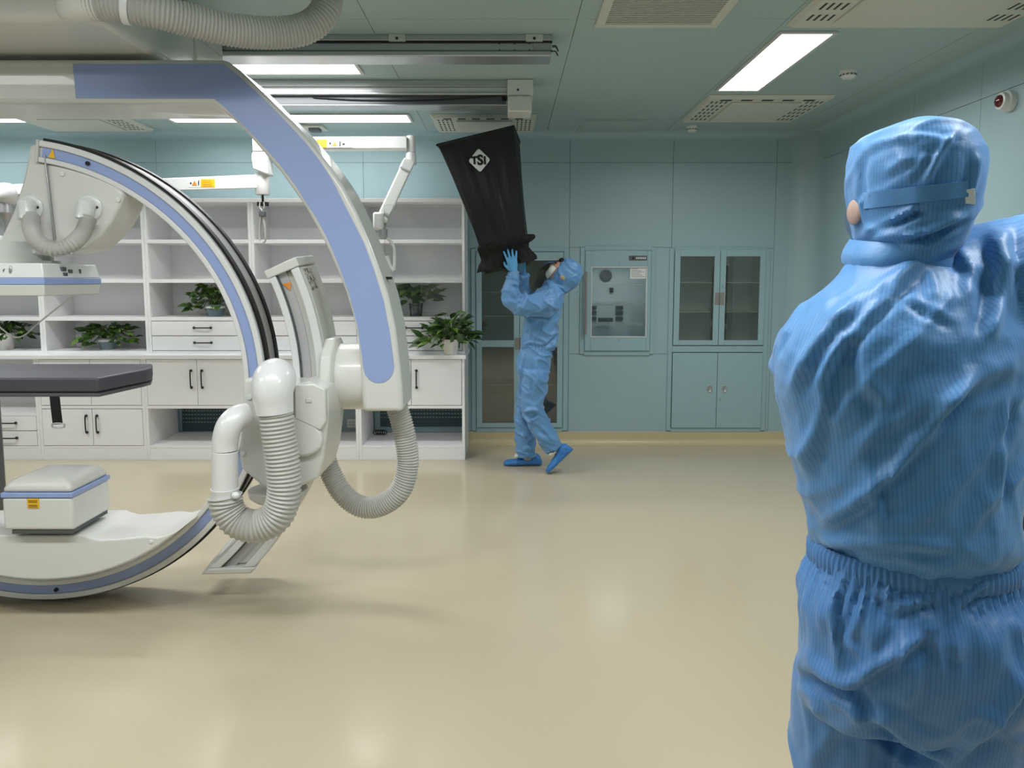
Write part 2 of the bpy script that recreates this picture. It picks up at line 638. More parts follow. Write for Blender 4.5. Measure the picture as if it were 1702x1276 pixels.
def diffuser(label, x0, x1, y0, y1, drop=0.025, slots='lr', big=6):
    t = thing('air_diffuser', label, 'air diffuser', ((x0 + x1) / 2, (y0 + y1) / 2, ZC), 'ceiling air diffusers')
    z = ZC - drop
    zc_ = ZC - .001
    M().add([(x0, y0, zc_), (x1, y0, zc_), (x1, y1, zc_), (x0, y1, zc_),
             (x0 + .02, y0 + .02, z), (x1 - .02, y0 + .02, z), (x1 - .02, y1 - .02, z), (x0 + .02, y1 - .02, z)],
            [(0, 1, 2, 3), (7, 6, 5, 4), (0, 4, 5, 1), (1, 5, 6, 2), (2, 6, 7, 3), (3, 7, 4, 0)]).build('housing', CREAMP, t, 0.003)
    M().box(x0 + .2, x1 - .2, y0 + .12, y1 - .1, z - 0.012, z).build('centre_plate', CREAMP, t, 0.004)
    sl = M()
    dx = (y1 - y0 - 0.16) / 6
    for side in slots:
        xc = x0 + 0.105 if side == 'l' else x1 - 0.105
        for i in range(6):
            yy = y0 + 0.1 + dx * i
            for k in range(4):
                sl.box(xc - 0.055 + k * 0.034, xc - 0.043 + k * 0.034, yy, yy + dx * 0.55, z - 0.001, z + 0.002)
    o = sl.build('slots', SLOTM, t, 0, 0)
    o['kind'] = 'stuff'
    step = (x1 - x0 - 0.16) / big
    for i in range(big):
        M().box(x0 + 0.1 + step * i, x0 + 0.1 + step * i + step * 0.55, y0 + 0.045, y0 + 0.085, z - 0.001, z + 0.002).build('slot', SLOTM, t, 0, 0)
    return t


diffuser('cream slotted ceiling diffuser directly above the black fabric hood', W(715, 195, 6.1).x, W(893, 195, 6.1).x, 6.08, 6.72)
yd0 = F(1176, 157, ZC).y
diffuser('cream slotted ceiling diffuser beyond the lengthwise light panel at the right', 1.42, 2.32, yd0, yd0 + 0.85, slots='lr', big=5)
diffuser('large cream ceiling diffuser cut off by the top edge, near the right person', 1.42, 2.52, 2.9, 3.98, big=5)
diffuser('dim slotted ceiling diffuser beneath the horizontal arm at the left', F(60, 205, ZC).x, F(292, 225, ZC).x - 0.05, 6.0, 6.68, slots='r', big=4)

# louvred return-air vent
vx0, vx1 = 0.447, 1.075
vy1 = F(1000, 43, ZC).y
vy0 = vy1 - 0.62
t = thing('return_vent', 'cream louvred ceiling vent at the top edge of the photo', 'vent', ((vx0 + vx1) / 2, (vy0 + vy1) / 2, ZC))
f = M()
zf = ZC - 0.012
f.box(vx0, vx1, vy1 - .05, vy1, zf, ZC).box(vx0, vx1, vy0, vy0 + .05, zf, ZC).box(vx0, vx0 + .05, vy0 + .05, vy1 - .05, zf, ZC).box(vx1 - .05, vx1, vy0 + .05, vy1 - .05, zf, ZC)
f.build('frame', CREAMP, t, 0.006)
M().box(vx0 + .05, vx1 - .05, vy0 + .05, vy1 - .05, ZC - .003, ZC).build('backing', SLOTM, t, 0, 0)
slat = None
for k in range(20):
    y = vy0 + 0.062 + k * 0.0255
    if slat is None:
        slat = M().box(vx0 + .05, vx1 - .05, y, y + .009, ZC - .010, ZC - .003).build('slat', CREAMP, t, 0, 0)
        y00 = y
    else:
        s = slat.copy()
        COL.objects.link(s)
        s.location = (0, y - y00, 0)

# flush access hatch
h0, h1 = F(968, 198, ZC), F(1078, 198, ZC)
t = thing('access_hatch', 'flush teal access hatch in the ceiling right of the black hood', 'hatch', ((h0.x + h1.x) / 2, h0.y + .2, ZC))
M().box(h0.x, h1.x, h0.y, h0.y + .5, ZC - .006, ZC).build('frame', TEALC, t, .002)
M().box(h0.x + .02, h1.x - .02, h0.y + .02, h0.y + .48, ZC - .010, ZC - .006).build('lid', TEALC, t, .002)


def detector(label, u, v, rr=0.055):
    p = F(u, v, ZC - 0.03)
    t = thing('smoke_detector', label, 'smoke detector', (p.x, p.y, ZC), 'smoke detectors on the ceiling')
    M().lathe([(rr, 0), (rr, -.012), (rr * .96, -.018)], (p.x, p.y, ZC), n=24).build('base', EQ2, t, 0, 40)
    M().lathe([(rr * .86, -.018), (rr * .84, -.034), (rr * .62, -.046), (.001, -.048)], (p.x, p.y, ZC), n=24).build('cap', EQ2, t, 0, 40)
    s = M()
    for k in range(12):
        a = 2 * math.pi * k / 12
        c = Vector((p.x + math.cos(a) * rr * .84, p.y + math.sin(a) * rr * .84, ZC - .027))
        d = Vector((-math.sin(a), math.cos(a), 0))
        s.bar(c - d * .007, c + d * .007, .006, .006)
    s.build('slits', INK, t, 0, 0)


detector('round white smoke detector on the ceiling right of the lengthwise light panel', 1410, 126)
detector('round white smoke detector on the ceiling next to the back wall', 1150, 216, 0.05)

# alarm beacon on the right wall
yq = XR * FPX / (1657 - U0) * 1.0
bz = W(1657, 168, yq).z
t = thing('alarm_beacon', 'round white wall beacon with a dark red lens', 'beacon', (XR, yq, bz))
M().lathe([(.055, 0), (.055, .03), (.048, .036)], (XR, yq, bz), (-1, 0, 0)).build('base', EQ2, t, 0, 40)
M().lathe([(.046, .034), (.044, .06), (.03, .064)], (XR, yq, bz), (-1, 0, 0)).build('collar', EQ2, t, 0, 40)
M().lathe([(.034, .06), (.03, .072), (.016, .08), (.001, .082)], (XR, yq, bz), (-1, 0, 0)).build('lens', REDL, t, 0, 60)

# overhead rails
R1Y, R2Y = F(900, 57, ZC).y, F(880, 132, ZC).y
xe = W(918, 75, R1Y).x
t = thing('ceiling_rail', 'aluminium ceiling rail nearest the camera, with bare cable ends', 'rail', (xe - 2, R1Y, ZC))
M().box(-5.5, xe, R1Y, R1Y + .16, ZC - .03, ZC).build('top_flange', ALU, t, .003)
M().box(-5.5, xe, R1Y + .02, R1Y + .14, ZC - .085, ZC - .03).build('web', ALU, t, .002)
M().box(-5.5, xe - .005, R1Y - .005, R1Y + .165, ZC - .112, ZC - .085).build('bottom_flange', ALU, t, .006)
M().box(-5.5, xe, R1Y + .012, R1Y + .02, ZC - .04, ZC - .03).build('upper_groove', BLACKS, t, 0, 0)
M().box(-5.5, xe, R1Y + .012, R1Y + .02, ZC - .087, ZC - .078).build('lower_groove', BLACKS, t, 0, 0)
for u in (660, 888):
    x = W(u, 62, R1Y).x
    br = M().box(x - .045, x + .045, R1Y - .012, R1Y + .02, ZC - .035, ZC).build('bracket', EQG, t, .003)
    M().cyl((x, R1Y - .014, ZC - .024), (x, R1Y - .005, ZC - .024), .008, n=12).build('bolt', INK, br, 0)
for k in range(3):
    x = W(830 + k * 25, 75, R1Y).x
    for z in (ZC - .042, ZC - .076):
        M().cyl((x, R1Y + .015, z), (x, R1Y + .022, z), .004, n=8).build('screw', INK, t, 0)
M().box(xe - .1, xe - .01, R1Y + .015, R1Y + .03, ZC - .082, ZC - .035).build('end_plate', GREYM, t, .002)
for (dz, dy) in ((0, 0), (.012, .02), (-.014, .03)):
    M().tube(spline([(xe - .02, R1Y + .05 + dy, ZC - .055 + dz), (xe + .02, R1Y + .05 + dy, ZC - .05 + dz), (xe + .035, R1Y + .045 + dy, ZC - .075 + dz)], 8), .004, 8).build('cable_end', DGREY, t, 0, 60)

xe2 = W(843, 150, R2Y).x
t = thing('ceiling_rail', 'deeper aluminium ceiling rail ending in a white end box', 'rail', (xe2 - 2, R2Y, ZC))
M().box(-5.5, xe2, R2Y, R2Y + .2, ZC - .045, ZC).build('top_flange', ALU, t, .003)
M().box(-5.5, xe2, R2Y + .015, R2Y + .19, ZC - .08, ZC - .045).build('web', EQ2, t, .004)
M().box(-5.5, xe2, R2Y - .01, R2Y + .2, ZC - .097, ZC - .08).build('bottom_flange', ALU, t, .005)
M().box(-5.5, xe2 - .01, R2Y + .03, R2Y + .17, ZC - .15, ZC - .097).build('cable_channel', DGREY, t, .003)
M().box(-5.5, xe2, R2Y + .03, R2Y + .18, ZC - .158, ZC - .15).build('channel_lip', ALU, t, .002)
M().tube(spline([W(520, 162, R2Y + .02), W(600, 166, R2Y + .02), W(720, 166, R2Y + .02), W(832, 159, R2Y + .02)], 24), .004, 8).build('cable', BLACK, t, 0, 60)
M().box(xe2 - .035, xe2 - .008, R2Y + .01, R2Y + .03, ZC - .13, ZC - .105).build('clip', BLACK, t, .002)
e0, e1 = W(843, 150, R2Y).x, W(886, 150, R2Y).x
eb = M().box(e0, e1, R2Y - .02, R2Y + .2, ZC - .105, ZC - .002).build('end_box', EQ2, t, .006)
M().box(e0 + .003, e1 - .008, R2Y - .03, R2Y + .19, ZC - .21, ZC - .107).build('end_cover', EQ, t, .01)
M().cyl((e0 + .07, R2Y - .022, ZC - .07), (e0 + .07, R2Y - .018, ZC - .07), .008, n=12).build('screw', INK, eb, 0)

# sprinkler behind the curved arm
p = F(526, 214, ZC)
t = thing('sprinkler_plate', 'small grey ceiling plate just above the stickered upper arm', 'fitting', (p.x, p.y - .2, ZC))
M().box(p.x - .09, p.x + .1, p.y - .2, p.y, ZC - .02, ZC).build('plate', CREAMP, t, .004)
M().box(p.x - .03, p.x + .06, p.y - .16, p.y - .06, ZC - .045, ZC - .02).build('nozzle', DGREY, t, .004)

# ================================================================== WALL SHELVING
YBF, YHF, YWT = 6.18, 6.30, 6.155
HX = [W(u, 500, YHF).x for u in (-108.25, 68, 244.25, 420.5, 596.75, 773)]
ZTOP = W(500, 330, YHF).z
ZR = [W(500, v, YHF).z for v in (398, 464, 527)]
ZWT = W(500, 590, YWT).z
hx0, hx1 = HX[0], HX[-1]
T = .024


def pull(parent, c, along, L):
    c = Vector(c)
    a = Vector(along)
    k = M()
    out = Vector((0, -1, 0))
    p = [c - a * L / 2, c - a * L / 2 + out * .022, c - a * L / 2 * .8 + out * .028, c + out * .03, c + a * L / 2 * .8 + out * .028, c + a * L / 2 + out * .022, c + a * L / 2]
    k.tube(spline(p, 18), .0055, 8)
    for s in (-1, 1):
        k.ell(c + a * s * L / 2 + out * .012, .012, .013, .012, 10, 6)
    return k.build('handle', BLACKS, parent, 0, 60)


sk = ['open white shelf unit at the far left, a trailing plant in its lowest bay',
      'open white shelf unit behind the ribbed-hose housing, plant in blue-grey pot below',
      'white shelf unit with two drawers, crossed by the upper arc of the blue-striped ring',
      'white shelf unit with two drawers, behind the channelled arc rail',
      'rightmost white shelf unit with two drawers, next to the teal wall cabinet']
for i in range(5):
    x0, x1 = HX[i], HX[i + 1]
    t = thing('shelf_unit', sk[i], 'shelf unit', ((x0 + x1) / 2, YHF + .2, ZWT), 'white shelf units standing on the worktop')
    for x in (x0, x1 - T):
        M().box(x + .0005, x + T - .0005, YHF, YB - .05, ZWT, ZTOP - .03).build('side_panel', SHELF, t, .0015, 0)
    M().box(x0, x1, YHF - .015, YB - .05, ZTOP - .03, ZTOP).build('top_panel', SHELF, t, .002, 0)
    M().box(x0 + T, x1 - T, YB - .064, YB - .052, ZWT, ZTOP - .03).build('back_panel', SHELF, t, 0, 0)
    for z in ZR:
        M().box(x0 + T, x1 - T, YHF + .002, YB - .064, z - .03, z).build('shelf', SHELF, t, .0015, 0)
    M().box(x0 + T, x1 - T, YHF + .002, YB - .064, ZWT, ZWT + .02).build('bottom_panel', SHELF, t, .0015, 0)
    if i >= 2:
        z0, z1 = ZWT + .022, ZR[2] - .032
        h = (z1 - z0) / 2
        for k in range(2):
            d = M().box(x0 + T + .003, x1 - T - .003, YHF, YHF + .35, z0 + k * h + .003, z0 + (k + 1) * h - .003).build('drawer', SHELF, t, .002, 0)
            pull(d, ((x0 + x1) / 2 + .015, YHF, z0 + (k + .55) * h), (1, 0, 0), .14)

ZP = .12
ZM = W(300, 674, YBF).z
bk = ['white base cabinet at the far left with an open bay and two drawers',
      'white base cabinet with two rows of doors below the patient table',
      'white base cabinet with doors over an open bay, behind the pipe elbow',
      'white base cabinet behind the ribbed hoses, socket visible in its open bay',
      'rightmost white base cabinet with doors over an open bay showing the grille']
for i in range(5):
    x0, x1 = HX[i] - .006 * (i == 0), HX[i + 1]
    t = thing('base_cabinet', bk[i], 'cabinet', ((x0 + x1) / 2, YBF + .25, 0), 'white base cabinets along the back wall')
    for x in (x0, x1 - T):
        M().box(x + .0005, x + T - .0005, YBF, YB - .065, 0, ZWT - .035).build('side_panel', SHELF, t, .0015, 0)
    M().box(x0 + T, x1 - T, YBF + .004, YBF + .03, 0, ZP - .02).build('plinth', SHELF, t, .001, 0)
    M().box(x0 + T, x1 - T, YBF + .002, YB - .065, ZP - .02, ZP).build('bottom_panel', SHELF, t, .0015, 0)
    if i >= 1:
        M().box(x0 + T, x1 - T, YBF + .002, YB - .065, ZM - .025, ZM).build('shelf', SHELF, t, .0015, 0)
        M().box(x0 + T, x1 - T, YB - .1, YB - .085, ZM, ZWT - .035).build('back_panel', SHELF, t, 0, 0)
        xm = (x0 + x1) / 2
        rows = [(ZM + .004, ZWT - .04)]
        if i == 1:
            rows.append((ZP + .004, ZM - .03))
        for (z0, z1) in rows:
            for (a, b, hx) in ((x0 + T + .003, xm - .002, xm - .045), (xm + .002, x1 - T - .003, xm + .045)):
                d = M().box(a, b, YBF - .002, YBF + .018, z0, z1).build('door', SHELF, t, .002, 0)
                pull(d, (hx, YBF - .002, (z0 + z1) / 2 + .03), (0, 0, 1), .14)
    else:
        M().box(x0 + T, x1 - T, YB - .1, YB - .085, ZP, ZWT - .035).build('back_panel', SHELF, t, 0, 0)
        zd = W(30, 691, YBF).z
        M().box(x0 + T, x1 - T, YBF + .002, YB - .1, zd, zd + .02).build('shelf', SHELF, t, .0015, 0)
        h = (zd - ZP) / 2
        for k in range(2):
            d = M().box(x0 + T + .003, x1 - T - .003, YBF - .002, YBF + .35, ZP + k * h + .003, ZP + (k + 1) * h - .003).build('drawer', SHELF, t, .002, 0)
            pull(d, (x1 - .26, YBF - .002, ZP + (k + .55) * h), (1, 0, 0), .14)
o = M().box(hx0, hx1 + .012, YWT, YB - .045, ZWT - .035, ZWT).build('worktop', SHELF, None, .004, 0)
tag(o, 'long white worktop carrying the shelf units', 'worktop')


# grilles and socket on the wall behind the open bays
def grille(label, u0, u1, v0, v1):
    a, b = W(u0, v0, YB), W(u1, v1, YB)
    t = thing('wall_grille', label, 'grille', ((a.x + b.x) / 2, YB, b.z), 'return-air grilles behind the cabinets')
    f = M()
    w = .05
    f.box(a.x - w, b.x + w, YB - .03, YB, a.z, a.z + w).box(a.x - w, b.x + w, YB - .03, YB, b.z - w, b.z).box(a.x - w, a.x, YB - .03, YB, b.z, a.z).box(b.x, b.x + w, YB - .03, YB, b.z, a.z)
    f.build('frame', TEALD, t, .004)
    M().box(a.x, b.x, YB - .012, YB, b.z, a.z).build('backing', GRILL, t, 0, 0)
    n = 7
    st = (a.z - b.z) / n
    d = M()
    for k in range(n):
        z = b.z + st * (k + .5)
        M().box(a.x, b.x, YB - .018, YB - .012, z - st * .34, z + st * .34).build('slat', GRILL, t, .001, 0)
        m = int((b.x - a.x) / .028)
        if k >= 2:
            for j in range(m):
                x = a.x + .014 + j * .028
                d.box(x - .009, x + .006, YB - .0195, YB - .018, z - .006, z + .001)
    o = d.build('perforations', TEALC, t, 0, 0)
    o['kind'] = 'stuff'


grille('dark perforated grille seen left of the white pipe elbow', 303, 418, 672, 716)
grille('dark perforated grille seen beside the hanging hose loop', 632, 771, 664, 708)
p = W(585, 703, YB)
t = thing('wall_socket', 'small white wall socket in the open cabinet bay', 'socket', (p.x, YB, p.z))
so = M().box(p.x - .043, p.x + .043, YB - .012, YB, p.z - .043, p.z + .043).build('plate', PAPER, t, .004)
for dx in (-.02, -.006, .01, .022):
    M().box(p.x + dx - .002, p.x + dx + .002, YB - .0135, YB - .012, p.z + .005, p.z + .017).build('hole', INK, so, 0, 0)
    M().box(p.x + dx - .002, p.x + dx + .002, YB - .0135, YB - .012, p.z - .02, p.z - .008).build('hole', INK, so, 0, 0)
p = W(628, 724, YB - .2)
cb = M()
for k in range(5):
    q = Vector((p.x - .02 + .02 * k, YB - .2 + .01 * (k % 2), ZP + .027))
    cb.tube([q + Vector((.02 * math.cos(a), .008 * math.sin(2 * a), .02 * math.sin(a))) for a in [2 * math.pi * j / 14 for j in range(15)]], .004, 6, False)
tag(cb.build('cable_coil', BLACK, None, 0, 60), 'small dark coil of cable lying in the open cabinet bay', 'cable')


# ================================================================== BUILT-IN WALL CABINETS
class Fr:
    """local frame for things built into a wall: a along the wall, d depth into the wall, z up"""
    def __init__(s, fn):
        s.fn = fn

    def box(s, m, a0, a1, d0, d1, z0, z1):
        p, q = s.fn(a0, d0, z0), s.fn(a1, d1, z1)
        return m.box(p[0], q[0], p[1], q[1], p[2], q[2])


FB = Fr(lambda a, d, z: (a, YB + d, z))
FRW = Fr(lambda a, d, z: (XR + d, a, z))


def carcass(fr, t, a0, a1, z0, z1, m):
    for nm, b in (('side_panel', (a0, a0 + .012, .03, .42, z0, z1)), ('side_panel', (a1 - .012, a1, .03, .42, z0, z1)),
                  ('top_panel', (a0, a1, .03, .42, z1 - .012, z1)), ('bottom_panel', (a0, a1, .03, .42, z0, z0 + .012)),
                  ('back_panel', (a0, a1, .41, .425, z0, z1))):
        fr.box(M(), *b).build(nm, m, t, 0, 0)
    f = M()
    w = .028
    fr.box(f, a0 - .012, a0 + w, -.016, .03, z0, z1)
    fr.box(f, a1 - w, a1 + .012, -.016, .03, z0, z1)
    fr.box(f, a0 + w, a1 - w, -.016, .03, z1 - w, z1 + .012)
    fr.box(f, a0 + w, a1 - w, -.016, .03, z0 - .012, z0 + w)
    f.build('frame', TEALD, t, .003)


def glass_door(fr, t, a0, a1, z0, z1, panes, side):
    d = M()
    w = .05
    zz = [z0] + [z for p in panes for z in p] + [z1]
    fr.box(d, a0, a0 + w, -.03, .0, z0, z1)
    fr.box(d, a1 - w, a1, -.03, .0, z0, z1)
    for k in range(0, len(zz), 2):
        fr.box(d, a0 + w, a1 - w, -.03, .0, zz[k], zz[k + 1])
    o = d.build('door', TEALD, t, .002)
    for (p, q) in panes:
        fr.box(M(), a0 + w, a1 - w, -.018, -.013, p, q).build('pane', GLASS, o, 0, 0)
    return o


def tall_cab(fr, label, a0, a1):
    p = fr.fn((a0 + a1) / 2, 0, ZCAB0)
    t = thing('glass_cabinet', label, 'cabinet', p, 'built-in steel glass cabinets')
    carcass(fr, t, a0, a1, ZCAB0, ZCAB1, INTER)
    am = (a0 + a1) / 2
    zr = lambda v: W(860, v, YB).z
    panes = [(zr(702), zr(576)), (zr(565), zr(433))]
    for (p, q, s) in ((a0 + .032, am - .002, 1), (am + .002, a1 - .032, -1)):
        o = glass_door(fr, t, p, q, ZCAB0 + .032, ZCAB1 - .032, panes, s)
        hx = am - s * .022
        fr.box(M(), hx - .018, hx + .018, -.036, -.03, zr(580), zr(561)).build('handle', TAUPE, o, .002)
    for v in (485, 525, 570, 640):
        fr.box(M(), a0 + .012, a1 - .012, .08, .41, zr(v) - .01, zr(v)).build('shelf', FINT if v == 485 else INTER, t, .001, 0)
    return t


tall_cab(FB, 'tall teal cabinet with glass doors behind the working person and the black hood', *cab_a)
td = tall_cab(FRW, 'teal glass-door cabinet in the right wall, mostly hidden by the near person', *cab_d)
for k in range(2):  # plain white boxes, put in for the white patch in the pane
    y = 3.66 + k * .34
    o = M().box(XR + .1, XR + .34, y, y + .26, ZCAB0 + .43, ZCAB0 + .70).build('white_box', EQ2, None, .006)
    tag(o, 'white box standing for the white patch in the pane of the right-wall cabinet, ' + ('nearer the camera' if k == 0 else 'farther from the camera'), 'box', 'boxes in the right-wall cabinet')
    o.location.z = W(860, 640, YB).z + .001 - (ZCAB0 + .43)

# half-height glass cabinet
a0, a1 = cab_c
am = (a0 + a1) / 2
zv = lambda v: W(1190, v, YB).z
t = thing('instrument_cabinet', 'teal cabinet with two glazed doors over two solid doors with oval pulls', 'cabinet', (am, YB, ZCAB0))
carcass(FB, t, a0, a1, ZCAB0, ZCAB1, INTER)
FB.box(M(), a0 + .028, a1 - .028, -.016, .03, zv(585), zv(574)).build('cross_rail', TEALD, t, .002)
FB.box(M(), a0 + .012, a1 - .012, .03, .41, zv(582), zv(577)).build('divider_shelf', INTER, t, .001, 0)
for (p, q, s) in ((a0 + .032, am - .002, 1), (am + .002, a1 - .032, -1)):
    o = glass_door(FB, t, p, q, zv(573), zv(415), [(zv(565), zv(426))], s)
    hx = am - s * .022
    FB.box(M(), hx - .018, hx + .018, -.036, -.03, zv(506), zv(486)).build('handle', TAUPE, o, .002)
    o = FB.box(M(), p, q, -.03, 0, ZCAB0 + .03, zv(586)).build('door', TEALD, t, .002)
    hx = am - s * .068
    hz = zv(645)
    pr = [(.036, 0), (.036, .004), (.028, .006), (.022, .002), (.001, .001)]
    pu = M().lathe(pr, (hx, YB - .03, hz), (0, -1, 0), 24)
    for v in pu.v:
        v.x = hx + (v.x - hx) * .72
    pu.build('pull', GREYM, o, 0, 40)
for v in (469, 518):
    FB.box(M(), a0 + .012, a1 - .012, .06, .41, zv(v) - .008, zv(v)).build('shelf', INTER, t, .001, 0)
M().cyl((am + .034, YB - .034, zv(663)), (am + .034, YB - .03, zv(663)), .009, n=12).build('lock', GREYM, t, 0)
M().cyl((am + .03, YB - .034, zv(477)), (am + .03, YB - .03, zv(477)), .01, n=12).build('lock', GREYM, t, 0)

# medicine fridge
a0, a1 = fr_x
z0, z1 = fr_z
zf = lambda v: W(1030, v, YB).z
xf = lambda u: W(u, 500, YB - .03).x
t = thing('medicine_fridge', 'built-in fridge with one glass door, wire shelves and vertical bar handle', 'fridge', ((a0 + a1) / 2, YB, z0))
carcass(FB, t, a0, a1, z0, z1, FINT)
d = M()
ga, gb, gz0, gz1 = xf(982), xf(1075), zf(560), zf(443)
p, q = a0 + .032, a1 - .032
FB.box(d, p, ga, -.034, 0, z0 + .032, z1 - .032)
FB.box(d, gb, q, -.034, 0, z0 + .032, z1 - .032)
FB.box(d, ga, gb, -.034, 0, z0 + .032, gz0)
FB.box(d, ga, gb, -.034, 0, gz1, z1 - .032)
door = d.build('door', TEALD, t, .003)
b = M()
w = .009
FB.box(b, ga, gb, -.038, -.034, gz1 - w, gz1)
FB.box(b, ga, gb, -.038, -.034, gz0, gz0 + w)
FB.box(b, ga, ga + w, -.038, -.034, gz0 + w, gz1 - w)
FB.box(b, gb - w, gb, -.038, -.034, gz0 + w, gz1 - w)
b.build('bezel', EQ2, door, .001)
FB.box(M(), ga + w, gb - w, -.02, -.014, gz0 + w, gz1 - w).build('pane', GLASSF, door, 0, 0)
hb = M()
hb.cyl((xf(973), YB - .07, zf(555)), (xf(973), YB - .07, zf(451)), .011, n=14)
for v in (546, 460):
    hb.cyl((xf(973), YB - .07, zf(v)), (xf(973), YB - .03, zf(v)), .006, n=10)
hb.build('handle', TAUPE, door, 0, 50)
cp = FB.box(M(), xf(1044), xf(1074), -.037, -.034, zf(433), zf(425)).build('control_panel', DGREY, door, .001)
FB.box(M(), xf(1049), xf(1053), -.038, -.037, zf(431), zf(427)).build('display', BLACK, cp, 0, 0)
for k in range(5):
    FB.box(M(), xf(1056 + 3.4 * k), xf(1058.2 + 3.4 * k), -.038, -.037, zf(430.5), zf(427.5)).build('button', PAPER, cp, 0, 0)
for v in (438, 565):
    M().cyl((xf(1029), YB - .037, zf(v)), (xf(1029), YB - .034, zf(v)), .009, n=12).build('lock', GREYM, door, 0)
for v in (473, 507, 540):
    sh = M()
    FB.box(sh, ga - .01, gb + .0, .05, .062, zf(v) - .006, zf(v) + .006)
    FB.box(sh, ga - .01, gb + .0, .05, .058, zf(v) + .014, zf(v) + .02)
    for k in range(14):
        x = ga + (gb - ga) * k / 13
        FB.box(sh, x - .002, x + .002, .06, .38, zf(v) - .002, zf(v) + .002)
    sh.build('wire_shelf', EQ2, t, 0, 0)
lp = FB.box(M(), ga + .05, gb - .05, .06, .085, zf(443), zf(440)).build('added_glow_strip', LEDM, t, 0, 0)  # glowing strip, added to brighten the fridge interior
ld = bpy.data.lights.new('fridge_fill_light', 'AREA')  # fill light added under the strip for the dark interior
ld.shape = 'RECTANGLE'
ld.size, ld.size_y, ld.energy = gb - ga - .1, .03, .8
lo_ = bpy.data.objects.new('fridge_fill_light', ld)
COL.objects.link(lo_)
lo_.parent = t
lo_.location = Vector(((ga + gb) / 2, YB + .0725, zf(443) - .003)) - wloc(t)
fan = M().lathe([(.055, 0), (.055, .012), (.04, .016), (.012, .01), (.001, .01)], (xf(1017), YB + .4, zf(458)), (0, -1, 0)).build('fan', DGREY, t, 0, 40)
FB.box(M(), xf(1024), xf(1030), .38, .41, zf(487), zf(479)).build('sensor', INK, t, .003)
for (u, v) in ((995, 514), (995, 523), (995, 533), (1042, 514), (1042, 523), (1042, 533)):
    FB.box(M(), xf(u - 7), xf(u + 6), .39, .41, zf(v + 3), zf(v - 3)).build('vent_slot', DGREY, t, 0, 0)
FB.box(M(), xf(1003), xf(1028), .3, .36, zf(538), zf(531)).build('tray', DGREY, t, .003)
pp = FB.box(M(), xf(1047), xf(1075), -.0225, -.0205, zf(463), zf(443.5)).build('notice', PAPER, door, 0, 0)
for k in range(6):
    FB.box(M(), xf(1049), xf(1060 + (k * 5) % 13), -.0232, -.0225, zf(447.2 + k * 2.6), zf(446.2 + k * 2.6)).build('print_line', GREYM, pp, 0, 0)

# ================================================================== PLANTS
def leaf_mesh(w, name):
    rows = [(0.0, .0, 0), (.12, .55, .02), (.3, 1.0, .05), (.52, .86, .055), (.76, .45, .03), (1.0, .0, -.05)]
    vs, fs = [], []
    for i, (t_, k, z) in enumerate(rows):
        vs += [(-w * k, t_, z + .10 * w * k * 2), (0, t_, z), (w * k, t_, z + .10 * w * k * 2)]
    for i in range(len(rows) - 1):
        a = i * 3
        fs += [(a, a + 1, a + 4, a + 3), (a + 1, a + 2, a + 5, a + 4)]
    me = bpy.data.meshes.new(name)
    me.from_pydata(vs, [], fs)
    me.polygons.foreach_set('use_smooth', [True] * len(me.polygons))
    return me


LM = []
for i, (w, m) in enumerate(((.34, LEAF), (.30, LEAF2), (.22, LEAF), (.24, LEAF2))):
    me = leaf_mesh(w, 'leaf')
    me.materials.append(m)
    LM.append(me)


